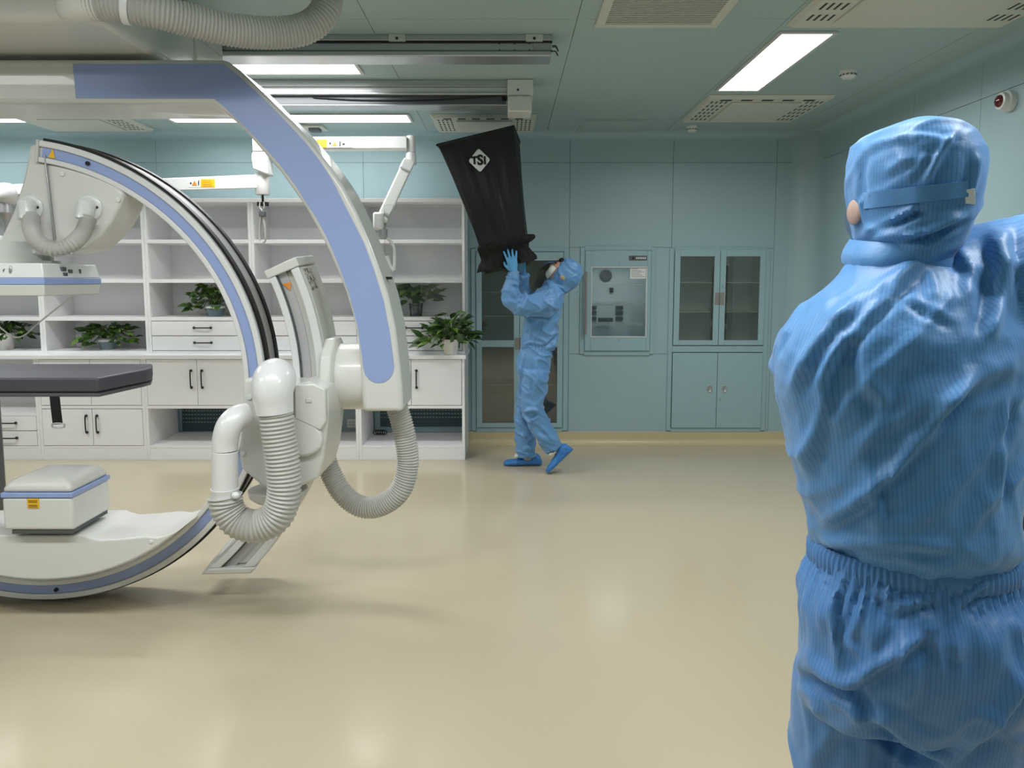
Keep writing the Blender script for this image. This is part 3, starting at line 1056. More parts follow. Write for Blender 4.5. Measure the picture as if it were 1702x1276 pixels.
def plant(name, label, base, pot, n, spread, height, seed, broad=True, trail=0.0, size=.075, zmax=None, ymax=None):
    rnd = random.Random(seed)
    base = Vector(base)
    t = thing(name, label, 'potted plant', base, 'potted plants on the shelves')
    h = pot[1]
    rr = pot[2]
    r0 = rr * .82
    if pot[0] == 'glass':
        M().lathe([(r0, 0), (rr, h), (rr - .004, h), (r0 - .004, .006), (.001, .006)], base).build('vase', GLASSP, t, 0, 40)
        M().lathe([(r0 - .006, .008), (rr * .9 - .004, h * .55), (.001, h * .55)], base).build('water', WATER, t, 0, 40)
        M().cyl(base + Vector((0, 0, h * .75)), base + Vector((0, 0, h * .97)), rr * .8).build('net_cup', BLACKS, t, 0)
    else:
        pm = POTW if pot[0] == 'white' else POTB
        M().lathe([(r0 * .96, 0), (r0, .004), (rr, h), (rr - .007, h), (rr - .009, h - .015), (.001, h - .015)], base).build('pot', pm, t, 0, 40)
        if pot[0] == 'blue':
            M().lathe([(rr * .985, h * .68), (rr * 1.005, h * .72), (rr * 1.005, h * .82), (rr * .99, h * .86)], base).build('band', POTW, t, 0, 40)
        M().cyl(base + Vector((0, 0, h - .02)), base + Vector((0, 0, h - .012)), rr * .88).build('soil', SOIL, t, 0)
    st = M()
    top = base + Vector((0, 0, h - .01))
    for k in range(n):
        a = rnd.uniform(0, 2 * math.pi)
        el = rnd.uniform(0, 1) ** .8
        rad = spread * (0.25 + .75 * el) * rnd.uniform(.7, 1.05)
        z = height * (1 - .75 * el ** 1.5) * rnd.uniform(.45, 1.0)
        if trail and rnd.random() < .35:
            z = -trail * rnd.uniform(.0, 1.0) + .02
            rad = spread * rnd.uniform(.7, 1.25)
        tip = top + Vector((math.cos(a) * rad, math.sin(a) * rad * .62, z))
        if zmax is not None:
            tip.z = min(tip.z, zmax - .02 - rnd.uniform(0, .04))
        tip.z = max(tip.z, base.z + .03)
        if ymax is not None:
            tip.y = min(tip.y, ymax - .03)
        mid = top.lerp(tip, .5) + Vector((0, 0, .05 + .3 * max(0, -z)))
        if zmax is not None:
            mid.z = min(mid.z, zmax - .03)
        root = top + Vector((rnd.uniform(-1, 1) * rr * .4, rnd.uniform(-1, 1) * rr * .4, -.004))
        st.tube(spline([root, mid, tip], 5), .0018, 5, False)
        o = bpy.data.objects.new('leaf', LM[(0 if broad else 2) + (1 if rnd.random() < .3 else 0)])
        COL.objects.link(o)
        o.parent = t
        d = Vector((math.cos(a) + rnd.uniform(-.35, .35), (math.sin(a) + rnd.uniform(-.35, .35)) * .8, rnd.uniform(-.65, .55) if broad else rnd.uniform(-.5, .9))).normalized()
        up = Vector((rnd.uniform(-.5, .5), rnd.uniform(-.9, -.1), 1)).normalized()
        sx = d.cross(up).normalized()
        nz = sx.cross(d)
        R = Matrix((sx, d, nz)).transposed().to_4x4()
        s = size * rnd.uniform(.7, 1.25)
        if ymax is not None and tip.y + d.y * s > ymax:
            d.y = min(d.y, -.1)
            d.normalize()
            sx = d.cross(up).normalized()
            nz = sx.cross(d)
            R = Matrix((sx, d, nz)).transposed().to_4x4()
        if tip.z + d.z * s < base.z + .006:
            d.z = .12
            d.normalize()
            sx = d.cross(up).normalized()
            nz = sx.cross(d)
            R = Matrix((sx, d, nz)).transposed().to_4x4()
        if zmax is not None and tip.z + d.z * s > zmax - .005:
            d.z = -abs(d.z) * .4 - .15
            d.normalize()
            sx = d.cross(up).normalized()
            nz = sx.cross(d)
            R = Matrix((sx, d, nz)).transposed().to_4x4()
        o.matrix_local = Matrix.Translation(tip - base) @ R @ Matrix.Scale(s, 4)
    st.build('stems', STEM, t, 0, 60)
    return t


zcub = ZWT + .021
pl = lambda u, y, z: Vector((W(u, 560, y).x, y, z))
plant('pothos_plant', 'trailing green plant in a blue-grey pot inside the lowest shelf bay', pl(178, 6.46, zcub), ('blue', .1, .075), 115, .21, .24, 3, True, .05, .075, ZR[2] - .05, YB - .09)
plant('pothos_plant', 'leafy plant in a white pot at the left edge of the photo', pl(8, 6.46, zcub), ('white', .14, .075), 90, .2, .18, 4, True, .06, .075, ZR[2] - .032, YB - .075)
plant('pothos_plant', 'dark leafy plant in a banded pot, half hidden by the blue-striped ring', pl(360, 6.46, ZR[2] + .001), ('blue', .1, .08), 115, .21, .26, 5, True, .06, .08, ZR[1] - .032, YB - .075)
plant('peace_lily', 'dark plant in a clear glass vase on the shelf above the drawers', pl(692, 6.5, ZR[2] + .001), ('glass', .11, .062), 115, .17, .26, 6, False, 0, .11, ZR[1] - .032, YB - .075)
plant('peace_lily', 'bright green plant in a white pot standing on the worktop end', pl(749, 6.22, ZWT + .001), ('white', .125, .068), 105, .19, .24, 8, False, .05, .115, None, YHF - .005)

# ================================================================== X-RAY C-ARM SYSTEM
CC = Vector((-2.12891, 3.3, 1.0659))
ta, tb = -0.05536, 0.048754
CN = Vector((math.sin(tb), -math.cos(tb) * math.cos(ta), math.sin(ta))).normalized()   # towards the camera
CE1 = Vector((0, 0, 1)).cross(CN) * -1
CE1 = (Vector((1, 0, 0)) - CN * CN.x).normalized()
CE2 = CE1.cross(CN).normalized()
if CE2.z < 0:
    CE2 = -CE2


def CP(r, th, d=0.0):
    return CC + CE1 * (r * math.cos(th)) + CE2 * (r * math.sin(th)) - CN * d


def arc_band(r0, r1, th0, th1, d0, d1, n=96):
    o, i_ = [], []
    for k in range(n + 1):
        t_ = th0 + (th1 - th0) * k / n
        o.append(CP(r1, t_, d0))
        i_.append(CP(r0, t_, d0))
    return M().strip(o, i_, -CN * (d1 - d0))


def ang(u, v):
    p = W(u, v, 3.3) - CC
    return math.atan2(p.dot(CE2), p.dot(CE1))


carm = thing('c_arm_scanner', 'ceiling-mounted white C-arm X-ray scanner with periwinkle-blue stripes', 'medical scanner', (-2.1, 3.4, 0))
RI, RO = 0.9478, 1.0391
th_t, th_b = ang(75, 240), -2.25
ring = arc_band(RI, RO, th_b, th_t, 0.012, .235).build('c_ring', EQ2, carm, .003)
arc_band(RI, RI + .022, th_b, th_t, 0, .012).build('inner_rim', EQ2, ring, .004)
arc_band(RO - .026, RO, th_b, th_t, 0, .012).build('outer_rim', EQ2, ring, .004)
arc_band(RI + .024, RO - .028, th_b, th_t - .012, .008, .0125).build('blue_stripe', BLUE, ring, 0)
arc_band(RO, RO + .012, th_b, th_t, .03, .075).build('belt', BLACK, ring, .002)
arc_band(RO, RO + .012, th_b, th_t, .19, .232).build('belt', BLACK, ring, .002)
arc_band(RO, RO + .004, th_b, th_t, .075, .19).build('running_surface', GREYP, ring, 0)
for (u, v) in ((152, 272), (80, 978)):
    th = ang(u, v)
    M().cyl(CP((RI + RO) / 2, th, -.001), CP((RI + RO) / 2, th, .01), .009, n=14).build('hole', BLACK, ring, 0)
th = ang(94, 255)
M().prism([CP((RI + RO) / 2 - .02, th + .012, .006), CP((RI + RO) / 2 - .018, th - .018, .006), CP((RI + RO) / 2 + .02, th - .003, .006)], CN * .001).build('warning_sticker', YEL, ring, 0, 0)
arc_band(RI - .002, RO + .002, th_t, th_t + .012, -.002, .24, 4).build('end_cap', EQG, ring, .003)

# inner housing that carries the detector (upper) -------------------------------------
YD = 3.27
top_th = [th_t - .005 - (th_t - .005 - ang(203, 317)) * k / 16 for k in range(17)]


def px_poly(pts, Y):
    return [W(u, v, Y) for u, v in pts]


def proj1(p):
    u, v = proj(np.array([[p.x, p.y, p.z]]))
    return float(u[0]), float(v[0])


upper = [proj1(CP(RI - .004, t_, .0)) for t_ in top_th]
upper_at = [CP(RI + .001, t_, 0) for t_ in top_th]
hf = [W(*proj1(p), YD) for p in upper_at]
low = px_poly([(206, 322), (200, 342), (186, 368), (166, 393), (142, 413), (98, 422), (20, 426), (-120, 428), (-120, 370), (0, 398), (22, 350), (38, 300), (46, 262), (49, 241), (72, 237)], YD)
house = M().prism(hf + low, (0, .2, 0)).build('detector_housing', EQ, carm, .012, 40, 3)
M().bar(W(76, 262, YD - .004), W(92, 398, YD - .004), .004, .012, (0, -1, 0)).build('seam_strip', DGREY, house, .002)
M().bar(W(75, 258, YD - .010), W(91, 402, YD - .010), .006, .014, (0, -1, 0)).build('gas_strut', GREYM, house, .002)
for (u, v) in ((104, 289), (197, 332), (118, 419), (57, 418)):
    M().lathe([(.011, 0), (.01, .006), (.001, .007)], W(u, v, YD), (0, -1, 0), 12).build('screw_cap', EQ2, house, 0, 40)
for (u, v, dr) in ((53, 346, (.0, -.25, -1)), (151, 346, (-.25, -.25, -1))):
    c = W(u, v, YD)
    fl_ = M().lathe([(.052, 0), (.052, .01), (.044, .014), (.001, .014)], c, (0, -1, 0), 28).build('hose_flange', EQ2, house, 0, 40)
    d = Vector(dr).normalized()
    q = c + Vector((-.004, -.02, -.0))
    M().tube([q + Vector((0, .02, .012)), q + Vector((0, -.012, .008)), q + d * .03, q + d * .055], [.036, .037, .034, .033], 20).build('elbow', EQ2, fl_, 0, 60)
    for s in (-1, 1):
        M().cyl(c + Vector((.034 * s, -.016, .024 * (-s * .4 + .5))), c + Vector((.034 * s, -.01, .024 * (-s * .4 + .5))), .006, n=10).build('screw', INK, fl_, 0)
hose([W(52, 362, YD - .035), W(52, 380, YD - .09), W(62, 400, YD - .16), W(86, 413, YD - .18), (W(115, 408, YD - .15)), W(137, 388, YD - .08), W(147, 364, YD - .035)], .029, .0125, .0045).build('hose', HOSE, house, 0, 80)

# flat detector
DX0, DX1, DY0, DY1 = -2.36, -1.845, 3.01, 3.43
xc, yc = (DX0 + DX1) / 2, (DY0 + DY1) / 2
zt = lambda v: W(60, v, DY0).z
cyl_c = Vector((-2.13, yc, 0))
M().lathe([(.195, zt(438)), (.195, zt(397) - .0), (.19, zt(396))], (W(4, 420, 3.34).x, 3.34, 0), (0, 0, 1), 40).build('detector_neck', EQ, carm, 0, 40)
M().lathe([(.225, zt(438)), (.225, zt(430))], (W(4, 420, 3.34).x, 3.34, 0), (0, 0, 1), 40).build('neck_ring', EQG, carm, .003, 40)


def frus(x0, x1, y0, y1, z0, i0, z1, i1):
    q = lambda z, i: [(x0 + i, y0 + i, z), (x1 - i, y0 + i, z), (x1 - i, y1 - i, z), (x0 + i, y1 - i, z)]
    return M().hexa(q(z0, i0), q(z1, i1))


det = frus(DX0, DX1, DY0, DY1, zt(462), 0, zt(437), .012).build('flat_detector', EQ2, carm, .005, 40, 3)
frus(DX0 - .002, DX1 + .002, DY0 - .002, DY1 + .002, zt(473), 0, zt(462), 0).build('blue_band', BLUE, det, .003)
frus(DX0, DX1, DY0, DY1, zt(492), .008, zt(473), 0).build('lower_shell', EQ, det, .004)
M().cyl(W(9, 450, DY0 - .002 + .01), W(9, 450, DY0 + .02), .009, n=14).build('knob', DGREY, det, 0)
M().ell(W(18, 450, DY0 + .008), .008, .006, .02).build('toggle', GREYM, det, 0, 60)
XS = DX1 - .005
for (u, v, w, h) in ((110, 447, .035, .018), (112, 456, .035, .016), (121, 451, .03, .016), (137, 451, .012, .02)):
    y = XS / ((u - U0) / FPX)
    y = abs(y)
    z = W(u, v, y).z
    M().box(XS - .01, XS + .004, y - w / 2, y + w / 2, z - h / 2, z + h / 2).build('button', DGREY, det, .003)

# lower housing and X-ray tube -------------------------------------------------------
YT = 3.14
lo_th = [ang(300, 884) + (-.0) - k * (ang(300, 884) + 1.9) / 20 for k in range(21)]
lo = [W(*proj1(p), YT) for p in [CP(RI - .006, t_, 0) for t_ in lo_th]]
topl = px_poly([(-190, 890), (0, 889), (100, 889), (140, 889), (150, 893), (165, 897), (200, 895), (240, 891), (262, 893)], YT)
tube_h = M().prism([p for p in lo[1:]] + topl, (0, .36, 0)).build('tube_housing', EQ, carm, .022, 40, 4)
M().lathe([(.008, 0), (.007, .004), (.001, .005)], W(251, 900, YT), (0, -1, 0), 12).build('screw_cap', EQ2, tube_h, 0, 40)
xt1 = W(121, 850, 3.1).x
yk = 3.40
xt0 = W(4, 850, 3.1).x
zq = lambda v: W(60, v, 3.1).z
tb_ = M().box(xt0, xt1, 3.1, yk, zq(881), zq(827)).build('tube_box', EQ, carm, .012, 40, 3)
M().box(xt0 - .003, xt1 + .003, 3.097, yk + .003, zq(827), zq(819)).build('blue_band', BLUE, tb_, .003)
lidr = []
for (k, z) in ((0, zq(819)), (.004, zq(812)), (.02, zq(803)), (.05, zq(797)), (.09, zq(794)), (.13, zq(793))):
    lidr.append([(xt0 + k, 3.1 + k * .8, z), (xt1 - k, 3.1 + k * .8, z), (xt1 - k, yk - k * .8, z), (xt0 + k, yk - k * .8, z)])
M().rings([[Vector(p) for p in r_] for r_ in lidr]).build('lid', EQG, tb_, .015, 50, 3)
M().box(xt0 + .03, xt1 - .01, 3.1 + .006, yk - .01, zq(888), zq(881)).build('gap_plate', DGREY, tb_, .002)
st_ = M().box(W(46, 835, 3.1).x, W(65, 835, 3.1).x, 3.0965, 3.1, zq(844), zq(828.5)).build('yellow_sticker', YEL, tb_, 0, 0)
for v in (831.5, 834, 839, 841.5):
    M().box(W(48, 835, 3.1).x, W(63, 835, 3.1).x, 3.0955, 3.0965, zq(v + .6), zq(v - .3)).build('print_line', INK, st_, 0, 0)

# arc rail (concentric with the ring, behind it) ----------------------------------------
R1, R2 = 1.168, 1.312
at, ab = ang(488, 445), ang(392, 955)
ZE = W(380, 957, 3.3).z


def rail_band(r0, r1, d0, d1, n=60, th1=None, z1=None):
    z1 = ZE if z1 is None else z1
    th1 = at if th1 is None else th1
    o, i_ = [], []
    a0 = math.asin((z1 - CC.z) / r0)
    a1 = math.asin((z1 - CC.z) / r1)
    for k in range(n + 1):
        o.append(CP(r1, a1 + (th1 - a1) * k / n, d0))
        i_.append(CP(r0, a0 + (th1 - a0) * k / n, d0))
    return M().strip(o, i_, -CN * (d1 - d0))


rail = rail_band(R1, R2, .03, .35).build('arc_rail', EQG, carm, .014, 40, 3)
rail_band(R1, R1 + .03, -.002, .03).build('inner_lip', EQ2, rail, .004)
rail_band(R2 - .042, R2 - .004, -.002, .03).build('outer_lip', EQ2, rail, .006)
rail_band(R1 + .038, R1 + .075, .022, .032).build('channel_strip', GREYP, rail, 0)
rail_band(R1 + .033, R1 + .038, .012, .032).build('channel_edge', DGREY, rail, 0)
cap = arc_band(R1 - .006, R2 + .004, at, at + .032, -.008, .355, 6).build('end_cap', EQ, rail, .012, 40, 3)
ex0 = math.sqrt((R1 - .004) ** 2 - (ZE - CC.z) ** 2)
ex1 = math.sqrt((R2 + .004) ** 2 - (ZE - CC.z) ** 2)
ZE2 = ZE - .03
ex2 = math.sqrt((R1 - .004) ** 2 - (ZE2 - CC.z) ** 2)
ex3 = math.sqrt((R2 + .004) ** 2 - (ZE2 - CC.z) ** 2)
cq = lambda x, z: CC + CE1 * x + CE2 * (z - CC.z) + CN * .008
capb = M().prism([cq(ex0, ZE), cq(ex1, ZE), cq(ex3, ZE2), cq(ex2, ZE2)], -CN * .36).build('end_cap', EQ, rail, .008, 40, 3)
th = at - .035
M().prism([CP(R1 + .04, th, .018), CP(R1 + .08, th - .005, .018), CP(R1 + .062, th - .032, .018)], CN * .002).build('warning_sticker', ORNG, rail, 0, 0)
rnd = random.Random(2)
nt_ = M()
for k in range(46):
    th = at - .01 - rnd.uniform(0, .075)
    d = rnd.uniform(.05, .2)
    p = CP(R2 + .0006, th, d)
    q = CP(R2 + .0006, th - rnd.uniform(.004, .012), d + rnd.uniform(-.006, .006))
    nt_.bar(p, q, .003, .0012, CP(1, th) - CC)
o = nt_.build('printed_notes', INK, rail, 0, 0)

# L-shaped ceiling arm --------------------------------------------------------------
YA, DA = 3.30, .335
outer = [(-260, 98), (100, 98), (374, 98), (411, 129), (452, 169), (490, 205), (511, 227), (535, 254), (556, 282), (584, 324), (612, 403), (629, 441), (645, 487), (657, 542), (664, 603), (668, 644), (671, 684)]
outer = [(-260, 98), (100, 98), (374, 98), (398, 116), (425, 142), (452, 169), (490, 206), (520, 241), (548, 276), (570, 309), (592, 352), (612, 398), (629, 443), (645, 490), (657, 545), (664, 603), (668, 644), (670, 684)]
inner = [(-260, 172), (100, 172), (353, 172), (370, 184), (390, 201), (410, 221), (440, 255), (468, 288), (490, 319), (508, 345), (524, 374), (543, 410), (559, 446), (574, 484), (586, 524), (594, 562), (599, 620), (602, 684)]
larm = M().strip(px_poly(outer, YA), px_poly(inner, YA), (0, DA, 0)).build('overhead_arm', EQ, carm, .02, 40, 4)
bo = [(120.7, 106), (240, 106), (370, 106), (395, 125), (421, 148), (452, 178), (482, 209), (508, 237), (530, 265), (552, 299), (574, 343), (605, 404), (620, 444), (637, 498), (647, 548), (653, 592), (655, 611), (652, 622), (646, 630), (638, 635), (630, 636)]
bi = [(126, 163), (240, 163.5), (356, 163.6), (372, 177), (392, 196), (427, 231), (462, 270), (480, 293), (492, 310), (511, 340), (523, 358), (543, 394), (563, 441), (580, 487), (594, 540), (600, 580), (604, 612), (607, 622), (613, 630), (621, 635), (630, 636.2)]
M().strip(px_poly(bo, YA - .003), px_poly(bi, YA - .003), (0, .004, 0)).build('blue_inlay', BLUE, larm, .0012)
c = W(648, 462, 3.45)
M().box(W(641, 457, 3.44).x, W(641, 457, 3.44).x + .03, 3.40, 3.44, c.z - .006, c.z + .006).build('slot', BLACK, larm, .002)
yp = YA + DA / 2
pc = W(590, 625, yp)
M().lathe([(.150, 0), (.153, .01), (.153, .13)], Vector((W(566, 625, yp).x, yp, pc.z)), (1, 0, 0), 48).build('pivot_drum', EQ, carm, 0, 40)
M().lathe([(.146, -.012), (.146, .006)], Vector((W(566, 625, yp).x, yp, pc.z)), (1, 0, 0), 48).build('pivot_gap', DGREY, carm, 0, 40)
M().lathe([(.176, -.002), (.19, .012), (.19, .05), (.165, .062), (.15, .062)], Vector((W(545, 625, yp).x, yp, pc.z)), (1, 0, 0), 10).build('pivot_flange', EQ, carm, .012, 20, 3)
hose([W(660, 676, 3.5), W(672, 720, 3.5), W(678, 770, 3.5), W(665, 815, 3.5), W(632, 840, 3.52), W(598, 841, 3.54), (W(568, 818, 3.56)), W(548, 782, 3.58), W(538, 750, 3.6)], .05, .0125, .0035).build('hose', HOSE, carm, 0, 80)

# carriage that joins ring and rail ------------------------------------------------------
YC = 3.10
car = px_poly([(404, 630), (424, 628), (440, 632), (488, 640), (512, 634), (540, 643), (546, 660), (545, 700), (538, 760), (528, 796), (505, 806), (468, 826), (440, 812), (400, 779), (397, 750), (402, 700), (403, 680)], YC + .05)
carriage = M().prism(car, (0, .33, 0)).build('carriage', EQ, carm, .014, 40, 3)
M().prism(px_poly([(489, 640), (520, 637), (540, 646), (542, 700), (532, 716), (489, 696)], YC + .02), (0, .05, 0)).build('front_plate', EQ, carriage, .008, 40, 3)
pad = spline(px_poly([(470, 690), (500, 692), (524, 706), (535, 726), (532, 745), (515, 757), (496, 759), (480, 750), (468, 735)], YC + .022) + [W(468, 700, YC + .022)], 24)
M().prism(pad, (0, .05, 0)).build('pad', EQ, carriage, .012, 40, 3)
M().box(W(508, 665, YC + .016).x, W(518, 665, YC + .016).x, YC + .016, YC + .024, W(510, 670, YC).z, W(510, 663, YC).z).build('badge', EQG, carriage, .002)
for (u, v) in ((415, 660), (404, 753)):
    M().lathe([(.012, 0), (.01, .007), (.001, .008)], W(u, v, YC + .05), (0, -1, 0), 12).build('screw_cap', EQ2, carriage, 0, 40)
M().lathe([(.13, 0), (.125, -.03), (.1, -.05), (.001, -.052)], (W(462, 800, 3.3).x, 3.3, W(462, 812, 3.3).z), (0, 0, 1), 32).build('bottom_cover', EQG, carriage, 0, 40)
# dome with the big hose
YH = 3.03
M().tube(spline([W(462, 626, YH + .1), W(457, 630, YH + .03), W(453, 648, YH), W(455, 668, YH), W(457, 686, YH)], 14),
         [.045, .062, .074, .082, .0845, .086, .086, .085, .084, .082, .080, .078, .0765, .075, .074], 28).build('hose_dome', EQ2, carm, 0, 60)
hose([W(458, 682, YH), W(463, 720, YH), W(470, 770, YH), W(472, 820, YH), W(459, 858, YH), W(427, 874, YH), W(396, 867, YH), W(378, 845, YH), W(374, 824, YH)], .066, .0165, .004, 26).build('hose', HOSE, carm, 0, 80)
M().tube(spline([W(410, 690, YH + .06), W(394, 694, YH + .03), W(380, 710, YH), W(374, 735, YH), W(374, 748, YH)], 16), .052, 24).build('pipe_elbow', EQ2, carm, 0, 60)
M().cyl(W(374, 749, YH), W(374, 812, YH), .0525, n=28).build('pipe', EQ2, carm, .002, 40)
M().lathe([(.058, 0), (.058, -.006), (.055, -.012), (.055, -.044), (.057, -.05)], W(374, 811, YH), (0, 0, 1), 28).build('collar', EQ2, carm, 0, 40)
M().ell(W(392, 823, YH - .04), .018, .016, .015).build('clamp_knob', EQ2, carm, 0, 60)

# ceiling carriage on the rails, its joint and hose
ZK = W(165, 33, 2.9).z
xk = W(166, 33, 2.9).x
kb = M().add([(-3.6, 2.9, ZK), (xk - .06, 2.9, ZK), (xk, 2.98, ZK), (xk, 4.16, ZK), (-3.6, 4.16, ZK),
              (-3.6, 2.86, ZC - .005), (xk - .06, 2.86, ZC - .005), (xk, 2.95, ZC - .005), (xk, 4.16, ZC - .005), (-3.6, 4.16, ZC - .005)],
             [(4, 3, 2, 1, 0), (5, 6, 7, 8, 9), (0, 1, 6, 5), (1, 2, 7, 6), (2, 3, 8, 7), (3, 4, 9, 8), (4, 0, 5, 9)]).build('ceiling_carriage', EQ, carm, .03, 40, 4)
M().box(xk - .02, xk + .012, 3.75, 4.1, ZK - .01, ZC - .12).build('side_plate', EQG, kb, .02, 40, 3)
zL = W(100, 98, YA).z
M().lathe([(.42, ZK + .002), (.40, zL + .012), (.36, zL - .01)], (-2.75, 3.45, 0), (0, 0, 1), 48).build('turntable', EQG, carm, 0, 40)
M().tube(spline([W(124, 24, 2.84), W(122, 12, 2.82), W(140, 6, 2.8), W(165, 6, 2.8)], 10), [.05, .056, .06, .06, .06, .06, .059, .058, .058, .058, .058], 24).build('hose_elbow', EQ, carm, 0, 60)
hp = [W(150, 4, 2.8), W(205, 8, 2.8), W(260, 19, 2.83), W(320, 35, 2.9), W(385, 50, 2.98), W(450, 55, 3.06), W(505, 48, 3.12), W(538, 22, 3.16), W(545, -20, 3.2)]
hp.append(Vector((W(540, -60, 3.22).x, 3.22, ZC)))
hose(hp, .058, .0135, .004, 26).build('hose', HOSE, carm, 0, 80)
M().tube([W(207, 8, 2.8), W(220, 11, 2.805)], .066, 26).build('hose_collar', EQ2, carm, .003, 60)

# ================================================================== PATIENT TABLE
YF_, YK_ = 3.13, 3.66
ZT_ = W(165, 627, YF_).z
xr_c, xr_e = W(163, 630, YF_).x, W(252, 607, YK_ - .16).x
pt = thing('patient_table', 'narrow patient table with charcoal mattress and chamfered end', 'patient table', (-3.2, 3.75, 0))


def table_poly(z, g=0.0):
    return [(-4.8, YF_ + g, z), (xr_c, YF_ + g, z), (xr_e - g, YK_ - .22, z), (xr_e - g, YK_ - .16, z), (xr_c - .02, YK_ - g, z), (-4.8, YK_ - g, z)]


mt = M().prism(table_poly(ZT_ - .062), (0, 0, .06)).build('mattress', MATTR, pt, .009, 40, 3)
M().prism(table_poly(ZT_ - .066, .004), (0, 0, .004)).build('piping', BLACK, mt, .001)
M().prism(table_poly(ZT_ - .084, .006), (0, 0, .017)).build('table_top', DGREY, pt, .004)
M().box(-4.6, -2.75, YF_ + .06, 4.0, ZT_ - .16, ZT_ - .085).build('table_frame', DGREY, pt, .01)
M().box(-3.3, W(7, 720, 4.1).x, 3.76, 4.1, .06, ZT_ - .1).build('column', DGREY, pt, .02)
M().box(-3.6, W(4, 820, 4.2).x - .05, 3.72, 4.2, 0, .07).build('base_plate', DGREY, pt, .015)
# strap with buckle, hanging from the table edge
sp = [W(90, 651, YF_ + .01), W(93, 680, YF_ + .005), W(96, 705, YF_ + .005)]
stt = thing('restraint_strap', 'black webbing strap with a metal loop hanging from the table edge', 'strap', sp[0])
s = M()
for a, b in zip(sp, sp[1:]):
    s.bar(a, b, .042, .004, (0, -1, 0))
s.build('webbing', BLACK, stt, .001)
bx = W(97, 707, YF_ + .003)
M().tube([bx + Vector((.026 * max(-1, min(1, 1.35 * math.cos(a))), 0, .010 * math.sin(a))) for a in [2 * math.pi * k / 20 for k in range(21)]], .0032, 8, False).build('loop', GREYM, stt, 0, 60)
# white cord hanging below the detector
cd = M().tube(spline([W(126, 488, 3.25), W(90, 516, 3.26), W(60, 540, 3.27), W(42, 556, 3.28), W(26, 561, 3.28), W(10, 552, 3.28), W(-6, 536, 3.28), W(-30, 492, 3.27)], 40), .0032, 8)
cd.build('cord', EQ2, carm, 0, 60)['label'] = 'thin white drooping cord'

# ================================================================== CEILING-HUNG SUPPORT ARMS
YS = R2Y + .1
sa = thing('support_arm', 'white ceiling-hung double arm with yellow stickers, strap and clear shield', 'support arm', (W(430, 240, YS).x, YS, ZC - .159))
xcol = W(431, 240, YS).x
zs = lambda v, Y=YS: W(431, v, Y).z
M().cyl((xcol, YS, ZC - .159), (xcol, YS, zs(252)), .045, n=24).build('column', EQ, sa, .004, 40)
jp = M()
pts_ = [(418, 252), (441, 252), (445, 290), (437, 288), (420, 281), (417, 262)]
jp.prism(px_poly(pts_, YS - .07), (0, .14, 0)).build('joint_block', EQ2, sa, .012, 40, 3)
M().lathe([(.047, zs(288)), (.047, zs(323)), (.044, zs(324))], (W(436, 300, YS).x, YS, 0), (0, 0, 1), 24).build('lower_joint', EQ2, sa, 0, 40)
la = M().hexa([W(428, 290, YS - .04), W(428, 313, YS - .04), W(428, 313, YS + .04), W(428, 290, YS + .04)],
              [W(20, 306, YS + .1), W(20, 324, YS + .1), W(20, 324, YS + .18), W(20, 306, YS + .18)]).build('lower_arm', EQ2, sa, .006)
M().ell(W(10, 322, YS + .12), .1, .08, .075).build('end_knuckle', EQ2, sa, 0, 60)
M().lathe([(.045, 0), (.05, -.08), (.04, -.09), (.02, -.16), (.008, -.24)], W(7, 334, YS + .12), (0, 0, 1), 20).build('end_cone', GREYM, sa, 0, 40)


def on_lower(u, v):
    k = (428 - u) / 408
    return W(u, v, YS - .0425 + .14 * k)


def sticker(parent, fn, u0, v0, u1, v1, m, name):
    a, b, c_, d = fn(u0, v0), fn(u1, v0), fn(u1, v1), fn(u0, v1)
    return M().hexa([a, b, c_, d], [p + Vector((0, .002, 0)) for p in (a, b, c_, d)]).build(name, m, parent, 0, 0)


s1 = sticker(la, on_lower, 333.5, 297.5, 357, 311, YEL, 'yellow_sticker')
for k in range(4):
    sticker(s1, lambda u, v: on_lower(u, v) + Vector((0, -.001, 0)), 336, 300 + 2.8 * k, 350 + (k * 7) % 6, 300.9 + 2.8 * k, ORNG, 'print_line')
w1 = sticker(la, on_lower, 314, 298, 333, 311, PAPER, 'white_sticker')


def tri(parent, fn, u, v, s):
    a, b, c_ = fn(u, v - s), fn(u + s, v + s * .8), fn(u - s, v + s * .8)
    M().prism([a, b, c_], (0, .001, 0)).build('warning_triangle', ORNG, parent, 0, 0)


tri(w1, lambda u, v: on_lower(u, v) + Vector((0, -.002, 0)), 323.5, 304.5, 4.5)
sticker(w1, lambda u, v: on_lower(u, v) + Vector((0, -.002, 0)), 329.5, 300, 331, 308, INK, 'figure')
sticker(w1, lambda u, v: on_lower(u, v) + Vector((0, -.002, 0)), 316, 303, 318.5, 306, INK, 'dot')
# upper arm to the right
ZU0, ZU1 = zs(250), zs(230)
ua = M().hexa([(xcol, YS - .055, ZU0), (xcol, YS + .055, ZU0), (xcol, YS + .055, ZU1), (xcol, YS - .055, ZU1)],
              [(W(678, 240, YS).x, YS - .05, ZU0 + .004), (W(678, 240, YS).x, YS + .05, ZU0 + .004), (W(678, 240, YS).x, YS + .05, ZU1 + .006), (W(678, 240, YS).x, YS - .05, ZU1 + .006)]).build('upper_arm', EQ2, sa, .006)
on_up = lambda u, v: W(u, v, YS - .057)
s2 = sticker(ua, on_up, 526, 231.5, 543, 245, YEL, 'yellow_sticker')
for k in range(3):
    sticker(s2, lambda u, v: W(u, v, YS - .0585), 530, 235 + 3 * k, 540 - (k * 5) % 4, 236.2 + 3 * k, ORNG, 'print_line')
w2 = sticker(ua, on_up, 544, 232, 585, 245, PAPER, 'white_sticker')
tri(w2, lambda u, v: W(u, v, YS - .0585), 556, 239.5, 4.6)
